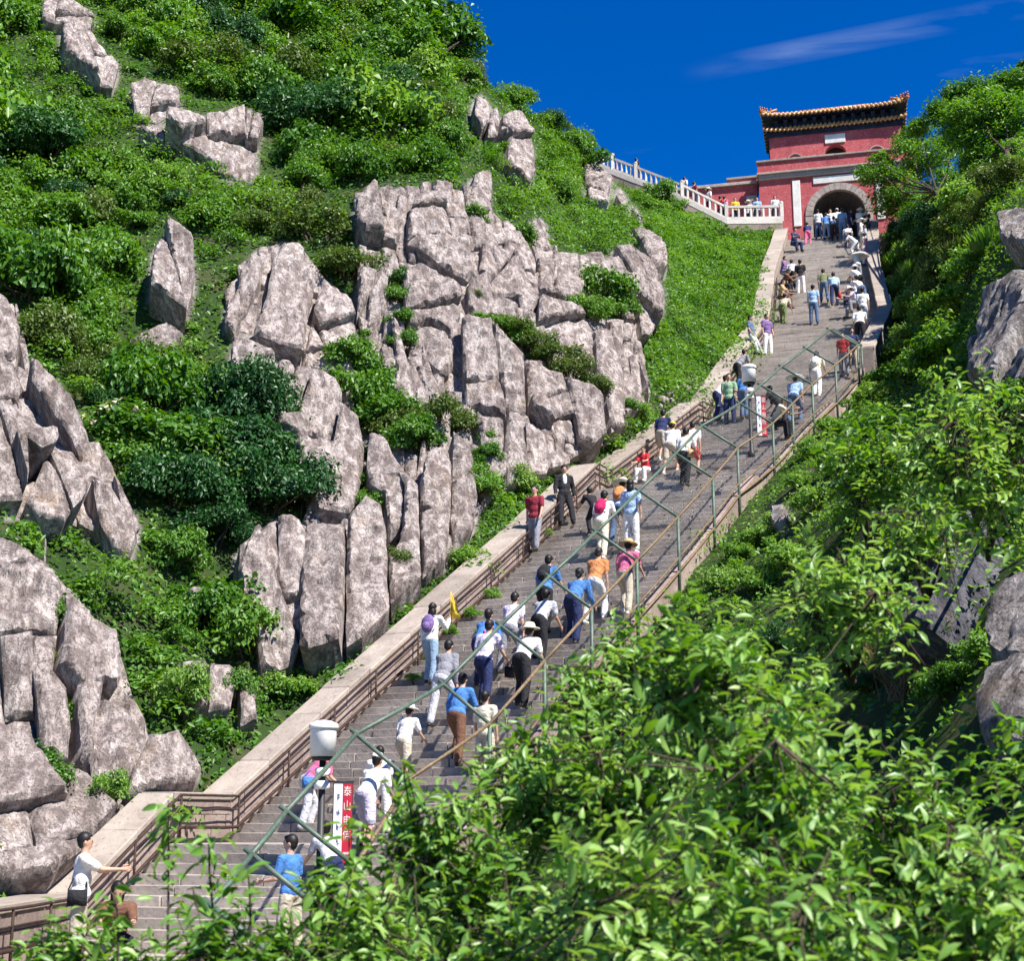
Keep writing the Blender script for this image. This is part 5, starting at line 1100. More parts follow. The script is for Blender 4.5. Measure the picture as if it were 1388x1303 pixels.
def fg_bush(px, py, d, rpx, label, vs=1.0, dens=1.0, leaf=.075, solo=60, ntw=None):
    r = rpx * d / F; C = P(px, py, d)
    g = BVR.ray_cast(Vector((C[0], C[1], C[2] + 3)), Vector((0, 0, -1)))[0]
    gz = g.z if g is not None else C[2] - 3
    base = np.array([C[0] + rnd.uniform(-.2, .2), C[1] + .2, min(gz, C[2] - r * .8) - .1])
    hb = hit(BVR, px, py + rpx * .5)[0]
    if C[2] - r - gz > 1.0 and hb is not None: base = np.array(hb) + [0, 0, -.1]      # rooted in the slope behind, leaning out
    root = empty('foreground_bush', tuple(base), 0, label, 'bush', 'leafy bushes close to the viewer')
    c = C - base; nt_ = ntw or int(84 * dens * (r / .35) ** 1.4)
    d_ = rdir(nt_); rr = rng.random(nt_) ** .45; tip = c + d_ * rr[:, None] * r * [1, .9, vs]
    tw = unit(d_ * .8 + [0, 0, .55] + rng.normal(size=(nt_, 3)) * .45); ln = rng.uniform(.18, .42, nt_) * min(1, r / .3)
    st = tip - tw * ln[:, None]
    m = MB(); nb = 8; hubs = c + rdir(nb) * r * .45 * [1, 1, vs]; fork = c * [.92, .92, 1] - [0, 0, r * .75 * vs]; fork[2] = max(fork[2], c[2] * .35) if c[2] > 0 else fork[2]
    m.tube([(0, 0, -.2), fork * [.5, .5, .55] + rng.normal(0, .03, 3), fork], [.03, .025, .02], 6)
    for h_ in hubs: m.tube([fork, lerp(fork, h_, .5) + rng.normal(0, .04, 3), h_], [.013, .009, .005], 5)
    k = np.argmin(np.linalg.norm(st[:, None] - hubs[None], axis=2), 1)
    for i in range(nt_): m.tube([hubs[k[i]], lerp(hubs[k[i]], st[i], .6) + rng.normal(0, .015, 3), st[i], tip[i]], [.004, .0033, .0026, .0012], 4, False)
    m.build('branch', BARK, root, True)
    nl = 11; t = np.linspace(.1, 1.02, nl)
    pos = (st[:, None] + (tip - st)[:, None] * t[None, :, None]).reshape(-1, 3); ax0 = np.repeat(tw, nl, 0)
    side = unit(np.cross(ax0, rng.normal(size=(nt_, 1, 3)).repeat(nl, 1).reshape(-1, 3) * .5 + [0, 0, 1])); sg = np.tile([1, -1], nt_ * nl // 2 + 1)[:nt_ * nl, None]
    ax = unit(ax0 * .55 + side * sg * .9 + rng.normal(size=pos.shape) * .28 + [0, 0, -.12]); nr = unit(np.array([[.1, -.12, 1.]]) + rng.normal(size=pos.shape) * .42)
    L = leaf * rng.uniform(.55, 1.2, len(pos)) * np.tile(np.linspace(1.1, .75, nl), nt_)
    # the leaves that show largest stand alone, the rest are one part
    wz = pos + base; dist = np.linalg.norm(wz - [0, 0, CZ], axis=1); sc = L / dist; order = np.argsort(-sc - .002 * rng.random(len(sc))); one = order[:solo]; rest = order[solo:]
    v, f = broad_leaf_verts(pos[rest], ax[rest], nr[rest], L[rest], rng.uniform(.1, .4, len(rest)))
    tag(link('foliage', npmesh('foliage', v, f, LEAF_FG, True), root), kind='stuff')
    for i in one:
        x = ax[i]; y = np.cross(nr[i], x); y /= np.linalg.norm(y); z_ = np.cross(x, y); o = link('leaf', LEAF1, root)
        M = Matrix(((x[0], y[0], z_[0], 0), (x[1], y[1], z_[1], 0), (x[2], y[2], z_[2], 0), (0, 0, 0, 1))); o.matrix_local = Matrix.Translation(Vector(pos[i])) @ M @ Matrix.Scale(float(L[i]), 4)
    return root
FG = [(585, 1130, 5.6, 95, 'bush covering the right side of the lowest flight'), (700, 1030, 6.2, 70, 'bush reaching over the fence foot in front of the lower crowd'), (800, 935, 6.4, 75, 'bush reaching over the bottom rail in midstairs'), (450, 1215, 5.4, 60, 'sparse bush before the foot of the lower lamp post', 1, .8), (400, 1292, 5.2, 80, 'bush hiding the legs of the man in the blue shirt'), (190, 1325, 5.3, 60, 'low bush in front of the crouching woman'), (945, 905, 5.0, 120, 'pale leaved bush top just right of the lower stairs'), (1150, 800, 6.2, 110, 'bush with bright leaves left of the dark hollow'), (1330, 610, 9.0, 150, 'dark leaved bush at the right edge above the shaded rock', 1, 1.1, .085),
      (830, 1040, 5.6, 125, 'bush spilling over the lower right edge of the stairs'), (1050, 1050, 4.6, 170, 'large bush in the middle of the foreground'), (1250, 1130, 5.0, 165, 'bush below the dead twigs on the right', 1, .9),
      (1350, 1250, 4.0, 170, 'bush filling the bottom right corner'), (650, 1190, 5.5, 140, 'bush rising in front of the lower flight'), (880, 1230, 4.2, 190, 'dense bush at the bottom centre right'), (490, 1270, 5.0, 110, 'low bush at the bottom left of centre'),
      (1110, 1290, 3.8, 180, 'nearest bush at the bottom of the picture right of centre'), (290, 1290, 5.0, 95, 'low bush at the bottom under the vertical sprig'), (95, 1305, 5.5, 85, 'low bush at the bottom left corner in front of the man'), (700, 1310, 4.5, 150, 'dense bush at the bottom centre'),
      (850, 880, 6.8, 65, 'small sprig reaching up over the kerb in midstairs', 1, .8), (1175, 630, 9.5, 85, 'upright bush with glossy leaves below the end of the fence', 1, .9, .085), (1020, 960, 5.5, 110, 'bush between the pale leaved top and the dark hollow'), (730, 1090, 5.8, 75, 'small bush in front of the bottom rail of the fence'), (1250, 720, 8.0, 75, 'loose bush hanging over the shaded rock face', 1, .7), (1390, 1020, 6, 70, 'thin bush against the sunlit rock at the right edge', 1, .6)]
for a in FG: fg_bush(*a)
# thin sprigs standing up in front of the stairs
for px, y0, y1, d, lab, n in [(290, 1250, 1130, 5.2, 'thin upright sprig with drooping leaves before the lowest flight', 11), (228, 1260, 1085, 5.6, 'tall leafy sprig covering the lower handrail', 18), (340, 1275, 1180, 5.0, 'short sprig right of the thin upright one', 7), (160, 1290, 1215, 5.2, 'little sprig near the woman at the bottom left', 8), (560, 1180, 1040, 6, 'leafy sprig in front of the lower flight', 16), (480, 1230, 1110, 5.6, 'bent sprig in front of the hanging sign', 14)]:
    a, b_ = P(px, y0 + 140, d), P(px + rnd.uniform(-8, 8), y1, d); g = BVR.ray_cast(Vector((a[0], a[1], a[2] + 2)), Vector((0, 0, -1)))[0]
    base = np.array([a[0], a[1], min(a[2], g.z if g is not None else a[2]) - .05]); root = empty('sprig', tuple(base), 0, lab, 'sprig'); b_ = b_ - base; lo = P(px, y0, d) - base
    MB().tube([(0, 0, -.1), lo * [.9, .9, .5], lo, lerp(lo, b_, .6) + rng.normal(0, .01, 3), b_], [.007, .006, .005, .004, .0015], 5).build('stem', BARK, root, True)
    for k in range(n * 3):
        t = 1 - (k / (n * 3)) ** 1.3 * .85; p = lerp(lo, b_, t) + rng.normal(0, .035, 3) * (1.3 - .5 * t); x = unit(rng.normal(size=3) * [1, 1, .5] + [0, 0, -.25]); nr = unit(rng.normal(size=3) * .4 + [0, -.1, 1]); y = unit(np.cross(nr, x)); z_ = np.cross(x, y); o = link('leaf', LEAF1, root)
        M = Matrix(((x[0], y[0], z_[0], 0), (x[1], y[1], z_[1], 0), (x[2], y[2], z_[2], 0), (0, 0, 0, 1))); o.matrix_local = Matrix.Translation(Vector(p)) @ M @ Matrix.Scale(rnd.uniform(.055, .09), 4)
# ------------------------------------------------------------------ people
SKIN = plain('skin', (.50, .30, .21), .6, 0, 0, .3); HAIRM = plain('black_hair', (.012, .010, .010), .5); EYE_M = plain('eye_dark', (.02, .015, .015), .3); LIP = plain('lip', (.34, .13, .11), .6); SHOEM = plain('shoe_dark', (.03, .027, .026), .6); SHOEW = plain('shoe_pale', (.62, .60, .56), .6)
def cloth(name, c):
    m, t, b = base_mat(name); w = wpos(t); n = noise(t, 7, 4, w, .5)
    LK(t, ramp(t, n, [(.3, tuple(x * .8 for x in c)), (.7, tuple(min(1, x * 1.08) for x in c))]), b.inputs['Base Color']); b.inputs['Roughness'].default_value = .85; b.inputs['Specular IOR Level'].default_value = .2
    bump(t, b, noise(t, 9, 4, w, 1.2), .8, .05); return m
CL = {k: cloth('cloth_' + k, v) for k, v in dict(white=(.78, .76, .74), cream=(.70, .64, .50), grey=(.24, .24, .27), lgrey=(.50, .50, .54), black=(.022, .022, .026), navy=(.025, .035, .10), blue=(.07, .20, .50), lblue=(.34, .48, .68), denim=(.10, .15, .26), ldenim=(.24, .34, .46), maroon=(.24, .028, .045), red=(.58, .03, .04), pink=(.68, .14, .28), orange=(.62, .24, .09), yellow=(.76, .52, .05), tan=(.52, .36, .19), beige=(.48, .42, .33), olive=(.16, .18, .09), purple=(.20, .13, .30), lilac=(.58, .52, .66), brown=(.16, .08, .05), green=(.25, .40, .25), crimson=(.42, .02, .10)).items()}
def fk(lean=0, side=0, head=0, headturn=0, la=(0, 8, 8), ra=(0, 8, 8), ll=(0, 0), rl=(0, 0), splay=5, seat=False):
    """joint positions; x right, y ahead, z up. arms: (shoulder forward, out, elbow bend); legs: (hip forward, knee bend), degrees"""
    J = {}; hip = np.array([0, 0, 0.])
    def fw(a): return np.array([0, math.sin(R(a)), math.cos(R(a))])
    t = fw(lean) + np.array([math.sin(R(side)), 0, 0]); t /= np.linalg.norm(t); J['hip'] = hip; J['waist'] = hip + t * .22; J['chest'] = hip + t * .40; J['neck'] = hip + t * .54
    hd = fw(lean * .35 + head) + np.array([math.sin(R(side)) * .5, 0, 0]); J['hd'] = hd / np.linalg.norm(hd); J['head'] = J['neck'] + J['hd'] * .175; J['turn'] = headturn; J['t'] = t
    for s, arm, leg, k in ((-1, la, ll, 'l'), (1, ra, rl, 'r')):
        sh = J['neck'] + np.array([s * .185, 0, 0]) - t * .045; J[k + 'sh'] = sh
        a, o, b = arm; ud = np.array([s * math.sin(R(o)), math.sin(R(a)) * math.cos(R(o)), -math.cos(R(a)) * math.cos(R(o))]); el = sh + ud * .285
        a2 = a + b; fd = np.array([s * math.sin(R(o)) * .3, math.sin(R(a2)), -math.cos(R(a2))]); fd /= np.linalg.norm(fd); J[k + 'el'] = el; J[k + 'wr'] = el + fd * .25; J[k + 'fd'] = fd
        h0 = hip + np.array([s * .09, 0, -.03]); g, kb = leg; td = np.array([s * math.sin(R(splay)), math.sin(R(g)), -math.cos(R(g))]); td /= np.linalg.norm(td); kn = h0 + td * .43
        g2 = g - kb; sdn = np.array([s * math.sin(R(splay)) * .3, math.sin(R(g2)), -math.cos(R(g2))]); sdn /= np.linalg.norm(sdn); J[k + 'hp'] = h0; J[k + 'kn'] = kn; J[k + 'an'] = kn + sdn * .41
    low = min(J['lan'][2], J['ran'][2]) - .08
    for k in J:
        if k not in ('hd', 't', 'turn', 'lfd', 'rfd'): J[k] = J[k] - [0, 0, low]
    if not seat:                                              # stand over the feet
        c = (J['lan'] + J['ran']) / 2 * [1, 1, 0]
        for k in J:
            if k not in ('hd', 't', 'turn', 'lfd', 'rfd'): J[k] = J[k] - c
    return J
def basis(t, x=(1, 0, 0)):
    t = np.asarray(t, float) / np.linalg.norm(t); y = np.cross(t, x); y /= np.linalg.norm(y); xx = np.cross(y, t); return np.stack([xx, y, t], 1)
def cap(m, a, b, ra, rb, n=10):
    a, b = np.asarray(a, float), np.asarray(b, float); d = b - a; L = np.linalg.norm(d); d = d / L; Bm = basis(d, (1, 0, 0) if abs(d[0]) < .9 else (0, 1, 0))
    prof = [(1e-4, -ra), (ra * .7, -ra * .7), (ra, 0), (lerp(ra, rb, .5), L * .5), (rb, L), (rb * .7, L + rb * .7), (1e-4, L + rb)]; m.lathe(prof, a, n, Bm)
def remesh(m, vox, name, mat, smooth=3):
    me = m.mesh('tmp', []) if False else None
    me = bpy.data.meshes.new('tmp'); me.from_pydata(m.v, [], m.f); bm = bmesh.new(); bm.from_mesh(me); bmesh.ops.recalc_face_normals(bm, faces=bm.faces); bm.to_mesh(me); bm.free()
    o = bpy.data.objects.new('tmp', me); COL.objects.link(o); r = o.modifiers.new('r', 'REMESH'); r.mode = 'VOXEL'; r.voxel_size = vox; r.use_smooth_shade = True
    s = o.modifiers.new('s', 'SMOOTH'); s.factor = .5; s.iterations = smooth
    dg = bpy.context.evaluated_depsgraph_get(); out = bpy.data.meshes.new_from_object(o.evaluated_get(dg)); bpy.data.objects.remove(o); bpy.data.meshes.remove(me)
    out.name = name; out.materials.clear(); out.materials.append(mat); return out
def head_frame(J):
    B = basis(J['hd']); B[:, 1] *= 1
    # y of basis = t x x -> ahead
    a = R(J['turn']); Rz = np.array([[math.cos(a), -math.sin(a), 0], [math.sin(a), math.cos(a), 0], [0, 0, 1]]); return B @ Rz
def fingers(m, J, k):
    fd = J[k + 'fd']; B = basis(fd, (1, 0, 0) if abs(fd[0]) < .9 else (0, 1, 0)); w = J[k + 'wr']; pal = w + fd * .08
    x, y = B[:, 0], B[:, 1]; s = 1 if k == 'l' else -1
    for i, (off, L) in enumerate(((-.030, .062), (-.010, .074), (.011, .070), (.030, .052))):
        a = pal + y * off * .9; b = a + fd * L * .55 + x * s * .008; c = b + fd * L * .4 + x * s * .022; m.tube([a - fd * .02, a, b, c], [.009, .009, .0085, .006], 5)
    a = w + fd * .035 - y * .028; b = a + fd * .032 - y * .026; c = b + fd * .028 - y * .004; m.tube([a + y * .012, b, c], [.011, .010, .007], 5)
def body_mesh(J):
    m = MB(); B = basis(J['t'])
    m.ell(J['hip'] + [0, 0, .02], (.15, .105, .13), B); m.ell(J['waist'], (.135, .095, .16), B); m.ell(J['chest'], (.16, .105, .17), B); cap(m, J['lsh'], J['rsh'], .062, .062); cap(m, J['neck'] - J['t'] * .03, J['head'] - J['hd'] * .05, .062, .056)
    H = head_frame(J); c = J['head']
    m.ell(c + H @ [0, 0, .015], (.080, .098, .110), H, 14, 10); m.ell(c + H @ [0, .030, -.055], (.052, .055, .062), H); m.ell(c + H @ [0, .092, -.015], (.013, .020, .024), H, 8, 6)
    for s in (-1, 1): m.ell(c + H @ [s * .081, -.005, -.005], (.012, .020, .032), H, 8, 6)
    for k in 'lr':
        cap(m, J[k + 'sh'], J[k + 'el'], .050, .039); cap(m, J[k + 'el'], J[k + 'wr'], .040, .026); fd = J[k + 'fd']; Bh = basis(fd, (1, 0, 0) if abs(fd[0]) < .9 else (0, 1, 0)); m.ell(J[k + 'wr'] + fd * .05, (.020, .040, .055), Bh)
        cap(m, J[k + 'hp'], J[k + 'kn'], .085, .056); cap(m, J[k + 'kn'], J[k + 'an'], .056, .038); cap(m, J[k + 'an'] - [0, .03, .04], J[k + 'an'] + [0, .15, -.05], .034, .028)
    me = remesh(m, .018, 'body', SKIN, 2)
    f = MB()
    for k in 'lr': fingers(f, J, k)
    f.cur = 1
    for s in (-1, 1): f.ell(c + H @ [s * .031, .089, .012], (.013, .010, .007), H, 8, 6)
    f.cur = 2; f.ell(c + H @ [0, .088, -.056], (.022, .010, .006), H, 8, 6)
    me2 = f.mesh('x', [SKIN, EYE_M, LIP], True); bm = bmesh.new(); bm.from_mesh(me); bm.from_mesh(me2); bm.to_mesh(me); bm.free(); bpy.data.meshes.remove(me2); me.materials.append(EYE_M); me.materials.append(LIP); return me
def shirt_mesh(J, longs):
    m = MB(); B = basis(J['t']); q = .016
    m.ell(J['hip'] + J['t'] * .04, (.188, .150, .14), B); m.ell(J['waist'], (.172, .138, .18), B); m.ell(J['chest'], (.185, .132, .18), B); cap(m, J['lsh'], J['rsh'], .078, .078)
    for k in 'lr':
        e = J[k + 'el'] if longs else lerp(J[k + 'sh'], J[k + 'el'], .72); cap(m, J[k + 'sh'], e, .073, .066)
        if longs: cap(m, J[k + 'el'], lerp(J[k + 'el'], J[k + 'wr'], .9), .062, .048)
    return remesh(m, .02, 'shirt', CL['white'])
def trouser_mesh(J, short):
    m = MB(); m.ell(J['hip'] + [0, 0, .02], (.180, .142, .13), basis(J['t']))
    for k in 'lr':
        cap(m, J[k + 'hp'], J[k + 'kn'] if not short else lerp(J[k + 'hp'], J[k + 'kn'], .85), .112, .088 if not short else .100)
        if not short: cap(m, J[k + 'kn'], lerp(J[k + 'kn'], J[k + 'an'], .93), .084, .076)
    return remesh(m, .02, 'shorts' if short else 'trousers', CL['grey'])
def shoe_mesh(J, k):
    m = MB(); a = J[k + 'an']; cap(m, a + [0, -.04, -.045], a + [0, .14, -.05], .042, .036); cap(m, a + [0, -.01, 0], a + [0, -.02, -.04], .045, .045)
    return m.mesh('shoe', SHOEM, True)
def hair_mesh(J, long_):
    m = MB(); H = head_frame(J); c = J['head']; m.ell(c + H @ [0, -.018, .035], (.090, .105, .104), H, 14, 10); m.ell(c + H @ [0, -.045, -.01], (.078, .062, .085), H, 12, 8); m.ell(c + H @ [0, .045, .085], (.062, .045, .034), H, 10, 6)
    if long_: m.ell(c + H @ [0, -.062, -.09], (.085, .05, .13), H, 12, 8); m.ell(c + H @ [.06, -.02, -.06], (.03, .05, .10), H, 8, 6); m.ell(c + H @ [-.06, -.02, -.06], (.03, .05, .10), H, 8, 6)
    v = np.array(m.v); v += (fbm(v * 22, 2) * .02)[:, None] * unit(v - c); m.v = [tuple(x) for x in v]; return m.mesh('hair', HAIRM, True)
def hat_mesh(J, kind):
    m = MB(); H = head_frame(J); c = J['head'] + H @ [0, -.012, .075]
    if kind == 'brim': m.lathe([(.21, -.035), (.20, -.022), (.115, .0), (.105, .05), (.085, .085), (.03, .10), (1e-3, .102)], c, 18, H)
    elif kind == 'wide': m.lathe([(.29, -.06), (.28, -.045), (.12, .0), (.09, .07), (1e-3, .10)], c, 20, H)
    else: m.ell(c + H @ [0, 0, -.005], (.096, .112, .075), H); m.hexa([c + H @ np.array(p) for p in ((-.07, .07, -.02), (.07, .07, -.02), (.05, .19, -.035), (-.05, .19, -.035), (-.07, .07, -.01), (.07, .07, -.01), (.05, .19, -.027), (-.05, .19, -.027))])
    return m.mesh('hat', CL['white'], True)
POSE = {
 'stand': dict(la=(4, 9, 12), ra=(-3, 9, 14), ll=(2, 2), rl=(-2, 2)),
 'stand2': dict(lean=3, la=(10, 14, 70), ra=(0, 8, 15), ll=(6, 8), rl=(-4, 2), headturn=25),
 'up1': dict(lean=23, head=4, la=(-14, 8, 22), ra=(24, 8, 30), ll=(46, 62), rl=(-8, 10)),
 'up2': dict(lean=27, head=2, la=(24, 8, 32), ra=(-14, 8, 22), ll=(-8, 10), rl=(46, 62)),
 'bend': dict(lean=42, head=-12, la=(30, 10, 25), ra=(10, 8, 40), ll=(34, 50), rl=(-4, 14)),
 'down': dict(lean=2, la=(14, 9, 18), ra=(-12, 9, 14), ll=(24, 14), rl=(-10, 22)),
 'sit': dict(lean=16, head=0, la=(34, 10, 40), ra=(30, 10, 46), ll=(84, 84), rl=(82, 80), splay=9, seat=True),
 'sit2': dict(lean=34, head=10, la=(46, 6, 50), ra=(50, 6, 48), ll=(92, 96), rl=(78, 74), splay=10, seat=True),
 'leanback': dict(lean=-8, head=14, la=(-14, 16, 34), ra=(6, 12, 26), ll=(28, 6), rl=(22, 4), splay=7),
 'point': dict(lean=3, la=(52, 6, 42), ra=(60, -4, 30), ll=(4, 4), rl=(-4, 4)),
 'raise': dict(lean=10, la=(-6, 8, 18), ra=(50, 6, 95), ll=(28, 38), rl=(-6, 8)),
 'akimbo': dict(lean=4, la=(-14, 40, 60), ra=(10, 12, 80), ll=(3, 3), rl=(-3, 3)),
}
CACHE = {}
def part(pose, kind):
    if (pose, kind) not in CACHE:
        J = CACHE.setdefault((pose, 'J'), fk(**POSE[pose]))
        CACHE[(pose, kind)] = {'body': lambda: body_mesh(J), 'shirt': lambda: shirt_mesh(J, False), 'jacket': lambda: shirt_mesh(J, True), 'trousers': lambda: trouser_mesh(J, False), 'shorts': lambda: trouser_mesh(J, True), 'lshoe': lambda: shoe_mesh(J, 'l'), 'rshoe': lambda: shoe_mesh(J, 'r'), 'hair': lambda: hair_mesh(J, False), 'longhair': lambda: hair_mesh(J, True), 'brim': lambda: hat_mesh(J, 'brim'), 'wide': lambda: hat_mesh(J, 'wide'), 'cap': lambda: hat_mesh(J, 'cap')}[kind]()
    return CACHE[(pose, kind)]
def ptree(pose, loc, yaw, s, top, topk, bot, botk, hair, hat, hatc, label, shoe=None):
    root = empty('person', loc, yaw, label, 'person'); root.scale = (s, s, s)
    def put(nm, kind, mat=None):
        o = link(nm, part(pose, kind), root)
        if mat is not None: o.material_slots[0].link = 'OBJECT'; o.material_slots[0].material = mat
        return o
    put('body', 'body'); put('shirt' if topk == 'shirt' else 'jacket', topk, CL[top]); put(botk, botk, CL[bot]); put('shoe', 'lshoe', shoe or SHOEM); put('shoe', 'rshoe', shoe or SHOEM); put('hair', hair)
    if hat: put('hat', hat, CL[hatc])
    return root
def spot(px, py):
    r = Vector(P(px, py, 1)) - EYE; h = BVS.ray_cast(EYE, r.normalized())[0]
    if h is None: return None
    g = BVS.ray_cast(Vector((h.x, h.y, h.z + .12)), Vector((0, 0, -1)))[0]
    return g if g is not None else h
def extra(root, pose, kind, col, label):
    """things carried: top-level, standing in the world at the carrier's body"""
    J = CACHE[(pose, 'J')]; M = root.matrix_basis if False else Matrix.LocRotScale(root.location, root.rotation_euler, root.scale); m = MB(); cat = kind
    if kind == 'backpack':
        B = basis(J['t']); c = J['chest'] - B[:, 1] * .17 - J['t'] * .06; m.ell(c, (.15, .085, .21), B, 14, 10); m.ell(c - B[:, 1] * .07 - J['t'] * .07, (.10, .05, .10), B)
        for s in (-1, 1): m.tube([c + B @ [s * .09, .03, .17], J['neck'] + B @ [s * .10, .02, -.0], J['chest'] + B @ [s * .12, .135, .02], c + B @ [s * .12, .05, -.14]], .016, 5)
    elif kind == 'shoulder bag':
        c = J['rwr'] * [0, 0, 0] + J['hip'] + [.22, -.03, .0]; m.box(c - [.05, .13, .12], c + [.05, .13, .09]); m.tube([c + [0, -.12, .09], J['lsh'] + [0, 0, .06], c + [0, .12, .09]], .012, 5)
    elif kind == 'handbag':
        c = J['rwr'] + J['rfd'] * .12 + [0, 0, -.16]; m.box(c - [.04, .13, .10], c + [.04, .13, .10]); m.tube([c + [0, -.08, .10], c + [0, -.05, .2], c + [0, .05, .2], c + [0, .08, .10]], .010, 5)
    elif kind == 'parasol':
        a = J['rwr'] + J['rfd'] * .06; b = a + np.array([-.05, -.05, .75]); m.tube([a - [0, 0, .1], b], .010, 5); m.lathe([(.50, -.19), (.49, -.175), (.36, -.08), (.2, -.02), (.01, .03)], b, 14)
    elif kind == 'flag':
        a = J['rwr'] + J['rfd'] * .06; b = a + np.array([.02, -.02, .55]); m.tube([a - [0, 0, .12], b], .008, 5); m.prism([b + [0, 0, 0], b + [.16, .02, -.40], b + [.24, .0, -.62], b + [.02, .0, -.58]], (.004, .012, 0))
    elif kind == 'plastic bag':
        c = J['rwr'] + J['rfd'] * .12 + [0, 0, -.17]; m.ell(c, (.08, .11, .15)); m.tube([c + [0, -.05, .1], c + [0, 0, .2], c + [0, .05, .1]], .01, 5)
    o = m.build(kind.replace(' ', '_'), CL[col], None, True); o.matrix_world = M; tag(o, label, kind); return o
UP, DN = 27, 205
